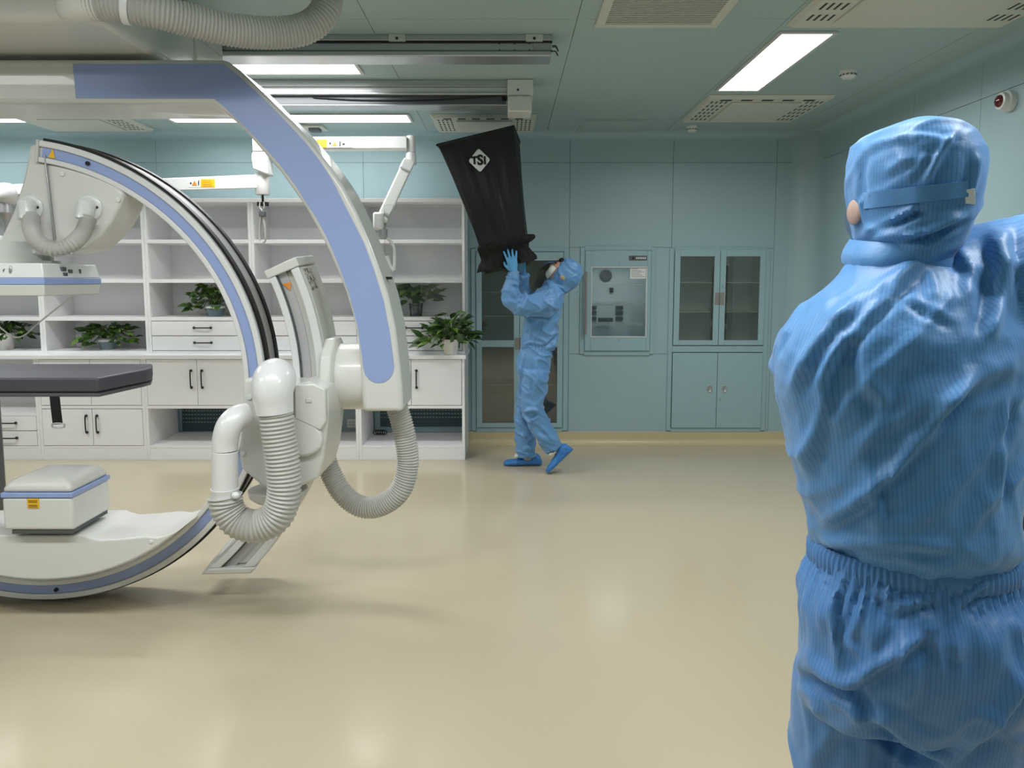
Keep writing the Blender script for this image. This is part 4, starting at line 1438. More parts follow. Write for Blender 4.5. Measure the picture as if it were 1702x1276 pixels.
sticker(w2, lambda u, v: W(u, v, YS - .0585), 564, 234.5, 566, 243, INK, 'figure')
sticker(w2, lambda u, v: W(u, v, YS - .0585), 547, 236.5, 550, 240, INK, 'dot')
sticker(w2, lambda u, v: W(u, v, YS - .0585), 569, 238, 573, 241, INK, 'dot')
ex = W(683, 250, YS).x
M().lathe([(.03, zs(253)), (.032, zs(228)), (.028, zs(226))], (ex, YS, 0), (0, 0, 1), 20).build('elbow', EQ2, sa, 0, 40)
M().lathe([(.036, zs(274)), (.033, zs(254))], (ex, YS - .005, 0), (0, 0, 1), 20).build('elbow_joint', EQ2, sa, .003, 40)
p0, p1 = W(680, 268, YS - .02), W(633, 369, YS - .3)
M().bar(p0, p1, .075, .05, (0, 1, .4)).build('spring_arm', EQ, sa, .01, 40, 3)
M().bar(W(679, 270, YS - .06), W(672, 284, YS - .09), .08, .05, (0, 1, .4)).build('spring_arm_cap', EQ2, sa, .01, 40, 3)
M().box(p1.x - .045, p1.x + .02, p1.y - .04, p1.y + .05, p1.z - .05, p1.z + .06).build('wrist', EQ2, sa, .014, 40, 3)
wz = W(636, 385, YS - .3)
M().lathe([(.018, .05), (.018, .02), (.03, .015), (.03, -.04), (.022, -.045)], wz, (0, 0, 1), 18).build('swivel', GREYM, sa, 0, 40)
M().tube(spline([wz + Vector((0, 0, -.03)), W(647, 398, YS - .3), W(655, 412, YS - .3), W(656, 430, YS - .3), W(655, 449, YS - .3)], 20), .01, 12).build('rod', EQ2, sa, 0, 60)
M().tube(spline([W(643, 425, YS - .3), W(648, 440, YS - .3), W(655, 450, YS - .3)], 10), .012, 12).build('clamp', EQ2, sa, 0, 60)
M().box(W(640, 450, YS - .29).x, W(768, 450, YS - .29).x, YS - .3, YS - .29, W(700, 520, YS - .3).z, W(700, 340, YS - .3).z).build('clear_shield', ACRYL, sa, .002)
# strap on the lower joint
sx = W(437, 340, YS).x
hk = M()
hk.cyl((sx, YS, zs(324)), (sx, YS, zs(336)), .008, n=10)
hk.bar((sx - .038, YS, zs(339)), (sx + .038, YS, zs(339)), .02, .028)
hk.build('hook', BLACK, sa, .003)
sx0 = sx
sw = M()
for s in (-1, 1):
    pth = [(sx0 + s * .012, YS - .012, zs(336)), (sx0 + s * .016, YS - .014, zs(345)), (sx0, YS - .012, zs(352)), (sx0 - .004 + s * .016, YS - .01, zs(375)), (sx0 - .006 + s * .02, YS - .01, zs(398)), (sx0 - .008 + s * .004, YS - .01, zs(404))]
    pth = spline([Vector(p) for p in pth], 14)
    for a, b in zip(pth, pth[1:]):
        sw.bar(a, b, .003, .03, (0, -1, .001))
sw.build('strap', HOSE, sa, 0, 0)
M().box(sx0 - .02, sx0 + .018, YS - .035, YS + .01, zs(360), zs(351)).build('buckle', DGREY, sa, .003)


# ================================================================== AIR-CAPTURE HOOD
FL, FR_, BR = W(727, 241, 5.65), W(854, 210, 5.60), W(864, 236, 6.2)
BL = FL + BR - FR_
fl2, fr2, br2 = W(796, 408, 5.72), W(874, 390, 5.68), W(877, 389, 6.04)
bl2 = fl2 + br2 - fr2
hd = thing('capture_hood', 'black fabric airflow capture hood held up to the ceiling diffuser', 'capture hood', (0, 5.88, 1.55))
NS = 96


def sqring(a, b, c_, d, n=NS):
    out = []
    for k in range(n):
        s = 4 * k / n
        i = int(s)
        q = [a, b, c_, d, a]
        out.append(q[i].lerp(q[i + 1], s - i))
    return out


tr_, br_ = sqring(FL, FR_, BR, BL), sqring(fl2, fr2, br2, bl2)
rs = []
rn = random.Random(5)
ph = [rn.uniform(0, 6.28) for _ in range(6)]
cxy = (FL + BR) / 2
NR = 22
for i in range(NR + 1):
    t_ = i / NR
    # the skirt stays wide for a short way below the frame, then narrows
    tt = t_
    ring_ = []
    for k in range(NS):
        p = tr_[k].lerp(br_[k], tt)
        c_ = ((FL + BR) / 2).lerp((fl2 + br2) / 2, tt)
        out = (p - c_)
        out.normalize()
        s = k / NS * 2 * math.pi
        env = math.sin(math.pi * min(1, t_ * 1.03)) ** .7
        wv = (math.sin(22 * s + ph[0] + 1.2 * t_) * .5 + math.sin(37 * s + ph[1] - 2 * t_) * .3 + math.sin(11 * s + ph[2]) * .6)
        fade = .25 + .75 * (.5 + .5 * math.cos(s - .4)) ** 2
        ring_.append(p - out * (.012 * env) + out * (wv * .015 * env * fade))
    rs.append(ring_)
M().rings(rs, False).build('fabric_skirt', FABK, hd, 0, 60)
fm = M()
fm.tube([FL, FR_, BR, BL, FL], .010, 10, False)
fm.build('top_frame', BLACKS, hd, 0, 60)
# base cloth, gathered
bs = []
dn = [Vector((0, 0, 0))]
bot_l, bot_r = W(796, 452, 5.74), W(886, 432, 5.70)
bot = sqring(bot_l, bot_r, bot_r + (br2 - fr2) * 1.0, bot_l + (br2 - fr2) * 1.0)
for i in range(17):
    t_ = i / 16
    ring_ = []
    for k in range(NS):
        p = br_[k].lerp(bot[k], t_)
        c_ = ((fl2 + br2) / 2).lerp((bot[0] + bot[NS // 2]) / 2, t_)
        o_ = p - c_
        s = k / NS * 2 * math.pi
        w_ = 1 + .07 * math.exp(-((t_ - .12) / .1) ** 2) - .11 * math.exp(-((t_ - .5) / .22) ** 2) + .06 * math.exp(-((t_ - .97) / .1) ** 2)
        w_ += .035 * math.sin(17 * s + 5 * t_ + ph[3]) * (.4 + t_) + .03 * math.sin(29 * s - 8 * t_ + ph[4])
        ring_.append(c_ + o_ * w_ + Vector((0, 0, .008 * math.sin(13 * s + ph[5]) * t_)))
    bs.append(ring_)
M().rings(bs, True).build('base_cloth', FABK2, hd, 0, 60)
ff = W(884, 398, 5.7)
M().tube(spline([W(868, 400, 5.72), W(878, 396, 5.71), W(886, 393, 5.7), W(889, 391, 5.7)], 10), [.035, .036, .036, .035, .033, .03, .028, .026, .022, .018, .01], 10).build('flap', FABK2, hd, 0, 60)
M().tube([W(852, 400, 5.9), W(836, 446, 5.9)], .04, 14).build('meter_body', BLACKS, hd, 0, 60)
# white diamond mark on the front of the skirt
en = (fr2 + fl2) / 2
nrm = ((FR_ - FL).cross((fl2 + fr2) / 2 - (FL + FR_) / 2)).normalized()
if nrm.y > 0:
    nrm = -nrm
ex_ = (FR_ - FL).normalized()
ex_ = (W(860, 262, 5.6) - W(735, 270, 5.6)).normalized()
ez_ = nrm.cross(ex_).normalized()
if ez_.z < 0:
    ez_ = -ez_
lc0 = W(797, 266.5, 5.63)
# slide along the view ray onto the front face plane
r_ = ray(797, 266.5)
o_ = Vector((0, 0, CAMH))
lc = o_ + r_ * (((FL - o_).dot(nrm)) / r_.dot(nrm)) + nrm * .010


def LP(x, y, d=0.0):
    return lc + ex_ * x + ez_ * y + nrm * d


lg = M()
K = .082
rr = []
for (cx_, cy_) in ((K, 0), (0, K * 1.06), (-K, 0), (0, -K * 1.06)):
    rr.append((cx_, cy_))
poly = []
for i in range(4):
    a, b, c_ = Vector(rr[i - 1]), Vector(rr[i]), Vector(rr[(i + 1) % 4])
    for q in range(5):
        t_ = q / 4
        p0 = b.lerp(a, .16)
        p2 = b.lerp(c_, .16)
        poly.append((1 - t_) ** 2 * p0 + 2 * t_ * (1 - t_) * b + t_ ** 2 * p2)
lgo = M().prism([LP(p.x, p.y) for p in poly], nrm * .001).build('diamond_mark', LOGO, hd, 0, 0)
Rm = Matrix((ex_, ez_, ex_.cross(ez_))).transposed()
if (Rm @ Vector((0, 0, 1))).dot(nrm) < 0:
    pass
text_part('T', .072, LP(-.036, .000, .002), BLACK, lgo, Rm, .0004, 'letter', .0045)
text_part('S', .098, LP(.006, -.001, .002), BLACK, lgo, Rm, .0004, 'letter', .0045)
text_part('I', .074, LP(.040, -.006, .002), BLACK, lgo, Rm, .0004, 'letter', .0045)


# ================================================================== PEOPLE
def remeshed(builder, voxel, smooth_it=6):
    me = bpy.data.meshes.new('tmp')
    me.from_pydata([tuple(p) for p in builder.v], [], builder.f)
    b = bmesh.new()
    b.from_mesh(me)
    bmesh.ops.recalc_face_normals(b, faces=b.faces)
    b.to_mesh(me)
    b.free()
    o = bpy.data.objects.new('tmp', me)
    COL.objects.link(o)
    md = o.modifiers.new('r', 'REMESH')
    md.mode = 'VOXEL'
    md.voxel_size = voxel
    sm = o.modifiers.new('s', 'SMOOTH')
    sm.iterations = smooth_it
    sm.factor = .5
    dg = bpy.context.evaluated_depsgraph_get()
    res = bpy.data.meshes.new_from_object(o.evaluated_get(dg))
    bpy.data.objects.remove(o)
    return res


def getco(me):
    a = np.empty(len(me.vertices) * 3, np.float32)
    me.vertices.foreach_get('co', a)
    n = np.empty(len(me.vertices) * 3, np.float32)
    me.vertices.foreach_get('normal', n)
    return a.reshape(-1, 3).astype(float), n.reshape(-1, 3).astype(float)


def setco(me, co):
    me.vertices.foreach_set('co', co.astype(np.float32).ravel())
    me.update()


def nfield(co, scale, seed=0.0):
    s = np.array(scale)
    return np.array([noise.noise(Vector((float(p[0] * s[0] + seed), float(p[1] * s[1] + seed * .7), float(p[2] * s[2] - seed)))) for p in co])


def ridged(co, scale, seed=0.0):
    # soft crease pattern: narrow ridges where the noise crosses zero
    n = nfield(co, scale, seed)
    return np.exp(-(n / .12) ** 2)


def stroke(u, v, pts, w):
    """distance profile of a polyline in picture pixels"""
    best = np.full(u.shape, 1e9)
    sgn = np.zeros(u.shape)
    tt = np.zeros(u.shape)
    n = len(pts) - 1
    for i in range(n):
        ax, ay = pts[i]
        bx, by = pts[i + 1]
        dx, dy = bx - ax, by - ay
        L2 = dx * dx + dy * dy
        t = np.clip(((u - ax) * dx + (v - ay) * dy) / L2, 0, 1)
        d = np.hypot(u - ax - t * dx, v - ay - t * dy)
        c = (dx * (v - ay) - dy * (u - ax)) / math.sqrt(L2)
        m = d < best
        best = np.where(m, d, best)
        sgn = np.where(m, c, sgn)
        tt = np.where(m, (i + t) / n, tt)
    taper = np.clip(np.sin(np.pi * np.clip(tt, .03, .97)) * 1.8, 0, 1)
    return best, sgn, taper


def folds(co, nr, strokes):
    u, v = proj(co)
    vd = co - np.array([0, 0, CAMH])
    face = np.clip(-(nr * vd).sum(1) / np.linalg.norm(vd, axis=1) * 2.0, 0, 1)
    h = np.zeros(len(co))
    for (pts, w, amp) in strokes:
        d, s, tp = stroke(u, v, pts, w)
        # a rounded ridge with a sharper, sunken side (s > 0)
        prof = np.exp(-(d / w) ** 2) - .6 * np.exp(-((s - w * 1.5) / (w * .9)) ** 2) * (d < w * 4)
        h += amp * prof * tp
    return h * face


def finish(me, name, m, parent, stripe=None, soft=0):
    if stripe is not None:
        a = me.attributes.new('stripe', 'FLOAT', 'POINT')
        a.data.foreach_set('value', stripe.astype(np.float32))
    off = wloc(parent)
    me.transform(Matrix.Translation(-off))
    me.materials.clear()
    o = link(name, me, m, parent, 0, 80)
    if soft:
        md = o.modifiers.new('soft', 'SMOOTH')
        md.iterations = soft
        md.factor = .45
    return o


def oval(cx, cy, cz, a, b, n=28, e=2.2, tilt=0.0):
    out = []
    for k in range(n):
        t_ = 2 * math.pi * k / n
        c_, s = math.cos(t_), math.sin(t_)
        x = a * math.copysign(abs(c_) ** (2 / e), c_)
        y = b * math.copysign(abs(s) ** (2 / e), s)
        out.append(Vector((cx + x, cy + y, cz + tilt * y)))
    return out


def hand_mesh(wrist, d_, palm_n, side, s=1.0, curl=.5, spread=1.0):
    """wrist point, finger direction, palm normal (towards what is touched), side=+1 thumb on +x of frame"""
    d_ = Vector(d_).normalized()
    n_ = Vector(palm_n)
    n_ = (n_ - d_ * n_.dot(d_)).normalized()
    x_ = d_.cross(n_) * side
    P = lambda a, b, c_: Vector(wrist) + (x_ * a + d_ * b + n_ * c_) * s
    b = M()
    rs = []
    for (q, hw, ht, nn) in ((-.03, .026, .021, 0), (.0, .027, .02, 0), (.03, .036, .019, .002), (.06, .041, .017, .003), (.085, .041, .014, .004), (.095, .036, .011, .005)):
        rs.append([P(hw * math.cos(2 * math.pi * k / 14), q, nn + ht * math.sin(2 * math.pi * k / 14)) for k in range(14)])
    b.rings(rs)
    for i, (xx, L, an) in enumerate(((.031, .072, .16), (.0105, .082, .04), (-.0105, .076, -.07), (-.031, .06, -.2))):
        an *= spread
        c0 = curl * (1 + .12 * i)
        p = [(xx, .075, .003), (xx + math.sin(an) * .012, .092, .005)]
        seg = [L * .48, L * .3, L * .26]
        aa = .12
        cx_, cy_, cz_ = p[-1]
        for k, sg in enumerate(seg):
            aa += c0 * (.55 if k == 0 else .5)
            cx_ += math.sin(an) * sg * math.cos(aa)
            cy_ += math.cos(an) * sg * math.cos(aa)
            cz_ += sg * math.sin(aa)
            p.append((cx_, cy_, cz_))
        pp = spline([P(*q) for q in p], 9)
        b.tube(pp, [.0095 * s] * 4 + [.009 * s] * 3 + [.0082 * s, .0075 * s, .005 * s], 10)
    p = [(.022, .012, .004), (.042, .035, .012), (.056, .058, .02), (.058, .082, .03)]
    b.tube(spline([P(*q) for q in p], 7), [x * s for x in (.014, .0145, .0135, .012, .011, .0105, .0095, .006)], 10)
    return b


# ---------------------------------------------------------------- person near the camera
Y0 = 1.32
PN = thing('person', 'person in blue striped cleanroom suit seen from behind, right arm raised', 'person', (W(1520, 900, Y0).x, Y0, 0), 'people in blue cleanroom suits')


def rows(lst, Y=Y0, kw=.95):
    out = []
    for (v, ul, ur, b, dy) in lst:
        l, r_ = W(ul, v, Y), W(ur, v, Y)
        out.append(oval((l.x + r_.x) / 2, Y + dy, l.z, (r_.x - l.x) / 2 * kw, b))
    return out


jk = M()
jk.rings(rows([(918, 1368, 1662, .118, 0), (912, 1356, 1674, .135, 0), (902, 1347, 1668, .148, -.002), (885, 1341, 1672, .156, -.008), (855, 1341, 1674, .156, -.01), (820, 1324, 1680, .154, -.01),
               (760, 1308, 1684, .152, -.01), (700, 1292, 1690, .152, -.012), (640, 1278, 1694, .152, -.015), (590, 1276, 1698, .15, -.015),
               (550, 1292, 1690, .145, -.015), (515, 1318, 1672, .135, -.01), (488, 1352, 1650, .122, -.01), (465, 1384, 1612, .105, -.005), (447, 1404, 1580, .088, 0), (432, 1410, 1570, .08, 0)]))
sh = W(1600, 498, Y0)
elb = Vector((1.27, 1.42, 1.61))
wri = Vector((1.45, 1.56, 1.76))
jk.tube(spline([W(1545, 525, Y0), sh, W(1655, 482, Y0), W(1702, 478, Y0 - .0), Vector((1.06, 1.34, 1.535)), elb, Vector((1.36, 1.49, 1.68)), wri], 26),
        [.09, .105, .115, .122, .126, .128, .128, .127, .125, .12, .114, .108, .102, .098, .094, .09, .086, .083, .08, .077, .074, .07, .066, .062, .058, .054, .05], 22)
shl = W(1372, 560, Y0 + .03)
elb_l = Vector((.70, 1.60, 1.24))
wri_l = Vector((.86, 1.72, 1.33))
jk.tube(spline([W(1410, 540, Y0 + .01), shl, Vector((shl.x + .02, 1.44, 1.34)), elb_l, Vector((.77, 1.68, 1.29)), wri_l], 18),
        [.07, .076, .078, .078, .078, .078, .077, .076, .075, .074, .072, .07, .068, .066, .062, .058, .055, .05, .046], 20)
me = remeshed(jk, .0075, 8)
co, nr = getco(me)
S = [([(1349, 879), (1415, 838), (1480, 783), (1536, 717), (1572, 668), (1632, 596)], 13, .011),
     ([(1310, 660), (1345, 590), (1384, 540), (1432, 492)], 13, .008),
     ([(1345, 668), (1382, 592), (1420, 540), (1470, 480), (1528, 436)], 12, .011),
     ([(1330, 800), (1362, 690), (1385, 610)], 12, .007),
     ([(1400, 566), (1440, 512), (1500, 452)], 10, -.008),
     ([(1424, 752), (1462, 700), (1480, 640)], 12, .004),
     ([(1470, 700), (1420, 640), (1408, 560)], 14, -.004),
     ([(1500, 500), (1540, 526), (1590, 552)], 5, -.0022),
     ([(1508, 488), (1548, 512), (1596, 538)], 7, .003),
     ([(1540, 440), (1556, 475), (1550, 500)], 9, .004),
     ([(1590, 410), (1612, 450), (1610, 500)], 12, .006),
     ([(1650, 382), (1662, 440), (1655, 520), (1640, 570)], 12, .009),
     ([(1688, 372), (1692, 450), (1700, 520)], 10, -.007),
     ([(1346, 488), (1322, 525), (1298, 565), (1283, 602)], 5, -.008),
     ([(1470, 880), (1450, 810), (1440, 770)], 9, .004),
     ([(1600, 900), (1650, 820), (1680, 720)], 14, .006),
     ([(1360, 905), (1480, 900), (1600, 912)], 10, .006),
     ([(1350, 878), (1362, 915), (1440, 940)], 8, -.007),
     ([(1690, 640), (1672, 760), (1676, 860)], 8, -.006),
     ([(1540, 690), (1600, 640), (1690, 596)], 18, .006),
     ([(1460, 690), (1500, 640), (1560, 600)], 20, -.005)]
FK = 1.8
h = folds(co, nr, S) * FK
st_diag = np.stack([co[:, 0] * .8 + co[:, 2] * .6, co[:, 1], co[:, 2] * .8 - co[:, 0] * .6], 1)
h += .007 * (ridged(st_diag, (3.5, 3.5, 11), 3.1) - .3) + .005 * nfield(co, (8, 8, 6), 9.0) + .003 * (ridged(co, (14, 14, 8), 5.5) - .3) + .0018 * (ridged(st_diag, (20, 20, 26), 7.7) - .3)
# gathered hem
hem = np.clip((W(1500, 880, Y0).z - co[:, 2]) / .05, 0, 1)
h += hem * .003 * np.sin(np.arctan2(co[:, 1] - Y0, co[:, 0] - PN.location.x) * 46)
setco(me, co + nr * h[:, None])
armw = np.clip((co[:, 0] - W(1600, 500, Y0).x) / .04, 0, 1) * (co[:, 2] > W(1600, 620, Y0).z)
stripe = np.where(armw > .5, co[:, 2] - .25 * co[:, 0], .2 * np.arctan2(co[:, 0] - PN.location.x, Y0 + .05 - co[:, 1]) + .06 * (co[:, 2] - 1.2))
jacket = finish(me, 'jacket', SUITB, PN, stripe, 3)

# collar band
colr = M()
cr = []
for (v, ul, ur, b) in ((440, 1413, 1572, .088), (430, 1411, 1574, .091), (418, 1414, 1574, .090), (404, 1422, 1572, .088), (399, 1426, 1570, .086)):
    l, r_ = W(ul, v, Y0), W(ur, v, Y0)
    cr.append(oval((l.x + r_.x) / 2, Y0 + .004, l.z, (r_.x - l.x) / 2, b, 72, tilt=.1))
    cr[-1] = [p + (p - Vector(((l.x + r_.x) / 2, Y0, p.z))) * (.045 * noise.noise(p * 22)) for p in cr[-1]]
colr.rings(cr, False)
inn = [[p + (Vector(((sum(q.x for q in r_) / len(r_)), Y0, p.z)) - p) * .03 for p in r_] for r_ in cr[::-1]]
colr.rings([cr[-1]] + inn, False)
o = colr.build('collar', SUITB, PN, 0, 70)

# hood
hm = M()
hm.rings(rows([(v_, l_ - 3, r_ - 3, b_, d_) for (v_, l_, r_, b_, d_) in [(455, 1428, 1572, .08, .0), (438, 1424, 1580, .085, .0), (415, 1424, 1590, .096, .0), (392, 1424, 1604, .11, .005), (370, 1421, 1616, .122, .01), (345, 1415, 1628, .132, .012), (318, 1411, 1634, .138, .012),
               (290, 1410, 1638, .14, .012), (262, 1414, 1634, .138, .012), (238, 1424, 1620, .13, .012), (218, 1442, 1604, .112, .012), (208, 1466, 1580, .085, .012), (200, 1496, 1554, .05, .012)]], Y0, .835))
me = remeshed(hm, .0055, 6)
co, nr = getco(me)
S = [([(1438, 322), (1440, 350)], 4, -.003),
     ([(1420, 250), (1450, 228), (1500, 216), (1560, 218), (1612, 240)], 5, -.0015),
     ([(1425, 258), (1465, 236), (1530, 226), (1600, 240)], 7, .0025),
     ([(1538, 308), (1560, 260), (1590, 216)], 7, .006),
     ([(1512, 232), (1530, 240), (1570, 242)], 6, .003),
     ([(1425, 392), (1470, 374), (1510, 352), (1530, 338)], 7, .007),
     ([(1430, 396), (1500, 394), (1560, 378), (1612, 350)], 8, .007),
     ([(1442, 385), (1500, 366), (1536, 350)], 6, -.006),
     ([(1470, 398), (1540, 398), (1600, 372)], 6, -.005),
     ([(1440, 235), (1432, 290), (1436, 340)], 7, -.004),
     ([(1470, 290), (1500, 268), (1530, 262)], 8, .003),
     ([(1505, 300), (1525, 280), (1545, 250)], 6, .003),
     ([(1625, 250), (1620, 290), (1610, 330)], 8, .004)]
h = folds(co, nr, S) * 1.8 + .0035 * (ridged(co, (9, 9, 14), 2.2) - .3) + .003 * nfield(co, (13, 13, 10), 4)
hc0 = W(1524, 300, Y0)
# the face opening: pull the front of the hood back to the face
fo = np.exp(-(((co[:, 0] - (W(1524, 300, Y0).x)) / .062) ** 2 + ((co[:, 2] - W(1524, 325, Y0).z) / .075) ** 2)) * (co[:, 1] > Y0)
setco(me, co + nr * h[:, None] - np.array([0, 1, 0])[None] * (fo * .055)[:, None])
hood = finish(me, 'hood', SUITB, PN, .13 * np.arctan2(co[:, 0] - hc0.x, Y0 + .03 - co[:, 1]), 2)
# strap with hook-and-loop end, following the back of the hood
from mathutils.bvhtree import BVHTree
hoff = wloc(PN)
hbv = BVHTree.FromPolygons([tuple(v.co) for v in hood.data.vertices], [tuple(p.vertices) for p in hood.data.polygons])


def on_hood(u, v, lift=.003):
    rr_ = ray(u, v).normalized()
    hit = hbv.ray_cast(Vector((0, 0, CAMH)) - hoff, rr_)
    if hit[0] is None:
        return W(u, v, Y0)
    return hit[0] + hoff - rr_ * lift


sb = []
for k in range(29):
    t_ = k / 28
    u = 1437 + (1610 - 1437) * t_
    vt = 320 - 20 * t_
    sb.append((on_hood(u, vt, .005), on_hood(u, vt + 27, .005)))
# smooth the strap so that it spans the small creases
for _ in range(3):
    sb = [sb[0]] + [((sb[k - 1][0] + sb[k][0] * 2 + sb[k + 1][0]) / 4, (sb[k - 1][1] + sb[k][1] * 2 + sb[k + 1][1]) / 4) for k in range(1, len(sb) - 1)] + [sb[-1]]
sv = M()
n = len(sb)
vs = [p for p, q in sb] + [q for p, q in sb] + [p + Vector((0, .004, 0)) for p, q in sb] + [q + Vector((0, .004, 0)) for p, q in sb]
fs = []
for k in range(n - 1):
    fs += [(k, k + 1, n + k + 1, n + k), (2 * n + k, 3 * n + k, 3 * n + k + 1, 2 * n + k + 1), (k, 2 * n + k, 2 * n + k + 1, k + 1), (n + k, n + k + 1, 3 * n + k + 1, 3 * n + k)]
fs += [(0, n, 3 * n, 2 * n), (n - 1, 3 * n - 1, 4 * n - 1, 2 * n - 1)]
sv.add(vs, fs).build('hood_strap', SUITB, PN, .0015, 60)
eq = [on_hood(1606, 315, .004), on_hood(1621, 313, .004), on_hood(1622, 340, .004), on_hood(1606, 338, .004)]
M().hexa(eq, [p + Vector((0, .004, 0)) for p in eq]).build('strap_end', PAPER, PN, .001)
M().ell(W(1421, 352, Y0 + .024), .008, .028, .023, 16, 10).build('cheek', SKINP, PN, 0, 60)

# trousers
tr = M()
tr.rings(rows([(1172, 1330, 1690, .13, .0), (1140, 1324, 1712, .15, -.005), (1110, 1319, 1720, .158, -.01), (1070, 1319, 1724, .162, -.015), (1030, 1319, 1722, .162, -.015), (1000, 1318, 1716, .158, -.012),
               (975, 1321, 1706, .152, -.008), (955, 1330, 1694, .145, 0), (935, 1342, 1686, .140, 0), (915, 1352, 1680, .137, 0), (902, 1356, 1678, .135, 0)]))
lk = W(1396, 1276, Y0 + .06)
rk = W(1584, 1276, Y0)
tr.tube(spline([W(1400, 1090, Y0 + .04), W(1397, 1180, Y0 + .05), lk, Vector((lk.x, Y0 + .09, .38)), Vector((lk.x - .005, Y0 + .08, .09))], 20),
        [.08, .09, .092, .093, .094, .094, .092, .088, .082, .08, .079, .078, .077, .076, .075, .074, .073, .072, .071, .07, .068], 20)
tr.tube(spline([W(1585, 1090, Y0 - .02), W(1586, 1180, Y0 - .01), rk, Vector((rk.x + .005, Y0, .38)), Vector((rk.x + .01, Y0 + .0, .09))], 20),
        [.124, .125, .124, .122, .119, .115, .111, .107, .103, .1, .096, .093, .09, .088, .085, .083, .08, .078, .076, .074, .07], 20)
me = remeshed(tr, .0075, 7)
co, nr = getco(me)
S = [([(1324, 1112), (1370, 1142), (1424, 1160), (1461, 1200)], 10, -.012),
     ([(1322, 1100), (1370, 1128), (1430, 1146)], 14, .008),
     ([(1399, 979), (1396, 1030), (1393, 1080)], 5, -.005),
     ([(1408, 1144), (1450, 1112), (1500, 1080), (1542, 1046)], 13, .010),
     ([(1440, 1180), (1500, 1222), (1585, 1262)], 14, .010),
     ([(1448, 1196), (1500, 1244), (1560, 1274)], 12, -.008),
     ([(1576, 1268), (1630, 1220), (1680, 1160), (1700, 1110)], 13, .010),
     ([(1460, 980), (1490, 1010), (1560, 990)], 9, .006),
     ([(1590, 1010), (1625, 975), (1650, 968)], 9, .007),
     ([(1330, 985), (1345, 1040), (1350, 1100)], 10, .004),
     ([(1440, 990), (1420, 1040), (1412, 1060)], 8, .006),
     ([(1370, 1190), (1350, 1160), (1330, 1136)], 9, .006),
     ([(1500, 1180), (1520, 1140), (1525, 1100)], 14, .004),
     ([(1350, 1276), (1380, 1215), (1440, 1200)], 14, .004),
     ([(1400, 1062), (1430, 1090), (1438, 1130)], 8, .005)]
h = folds(co, nr, S)
h *= 1.8
an_ = np.arctan2(co[:, 1] - Y0, co[:, 0] - PN.location.x)
zb = W(1500, 945, Y0).z
band = np.clip((co[:, 2] - (zb - .055)) / .05, 0, 1)
h += band * .005 * np.sin(an_ * 62 + 2 * nfield(co, (6, 6, 2), 1.0))
h += .011 * np.clip((co[:, 2] - (zb - .15)) / .08, 0, 1) * (1 - band) * (ridged(np.stack([an_ * .7, co[:, 2], co[:, 2] * 0], 1), (7, 2.5, 1), 8) - .3)
h += .007 * (ridged(np.stack([co[:, 0] + .5 * co[:, 2], co[:, 1], co[:, 2] - .5 * co[:, 0]], 1), (9, 9, 6), 6.6) - .3) + .003 * nfield(co, (9, 9, 9), 2.0)
setco(me, co + nr * h[:, None])
trousers = finish(me, 'trousers', SUITT, PN, .19 * np.arctan2(co[:, 0] - PN.location.x, Y0 + .05 - co[:, 1]), 2)
# elastic waistband ridge
wbm = M()
wr_ = []
for (v, g) in ((960, -.004), (955, .002), (940, .003), (928, .002), (918, -.004)):
    l, r_ = W(1346, v - 18, Y0), W(1684, v - 18, Y0)
    ring_ = oval((l.x + r_.x) / 2, Y0, l.z, (r_.x - l.x) / 2 * .95 + g, .139 + g, 480)
    c0 = Vector(((l.x + r_.x) / 2, Y0, l.z))
    wr_.append([c0 + (p - c0) * (1 + .011 * math.sin(k * 2 * math.pi / 480 * 92 + 1.4 * math.sin(k * .061))) for k, p in enumerate(ring_)])
wbm.rings(wr_, False)
o = wbm.build('waistband', SUITT, PN, 0, 70)
# body, hands, shoes (one continuous figure under the clothes)
bd = M()
hx_ = W(1524, 300, Y0).x
bd.ell((hx_, Y0 + .026, W(1524, 318, Y0).z), .08, .104, .102, 20, 14)
bd.ell((hx_, Y0 + .14, W(1524, 330, Y0).z), .014, .022, .022, 10, 8)
bd.tube([(hx_ - .01, Y0 + .01, 1.62), (hx_ - .02, Y0, 1.45)], .058, 16)
bd.rings(rows([(1150, 1380, 1640, .09, 0), (1000, 1372, 1650, .1, 0), (900, 1388, 1640, .09, 0), (700, 1350, 1640, .1, 0), (560, 1356, 1640, .09, 0), (490, 1400, 1590, .07, 0)]))
bd.tube(spline([W(1540, 540, Y0), sh, elb, wri], 14), [.06, .058, .055, .052, .05, .048, .045, .042, .04, .036, .034, .032, .03, .028, .026], 12)
bd.tube(spline([W(1420, 540, Y0), shl, elb_l, wri_l], 12), [.055, .052, .05, .048, .045, .042, .04, .037, .034, .032, .03, .028, .026], 12)
for (kn, w_) in ((lk, .055), (rk, .075)):
    bd.tube([(kn.x, Y0 + .03, .86), (kn.x, Y0 + .04, .45), (kn.x, Y0 + .04, .07)], [w_, w_ * .8, .04], 14)
body = finish(remeshed(bd, .009, 4), 'body', SKIN, PN)
M().lathe([(.001, .0), (.05, .012), (.066, .0)], (hx_, Y0 + .128, W(1524, 335, Y0).z - .015), (0, 1, 0), 18).build('mask', MASKM, PN, 0, 60)
for s in (-1, 1):
    M().ell((hx_ + s * .032, Y0 + .125, W(1524, 312, Y0).z), .013, .008, .006, 10, 8).build('eye', INK, PN, 0, 60)
finish(remeshed(hand_mesh(wri, (wri - elb).normalized() + Vector((-.1, .3, .1)), (-.3, .8, -.5), 1, 1.0, .35), .0035, 3), 'glove', GLOVE, PN)
finish(remeshed(hand_mesh(wri_l, (.6, .7, .35), (.5, .2, -.8), -1, 1.0, .5), .0035, 3), 'glove', GLOVE, PN)


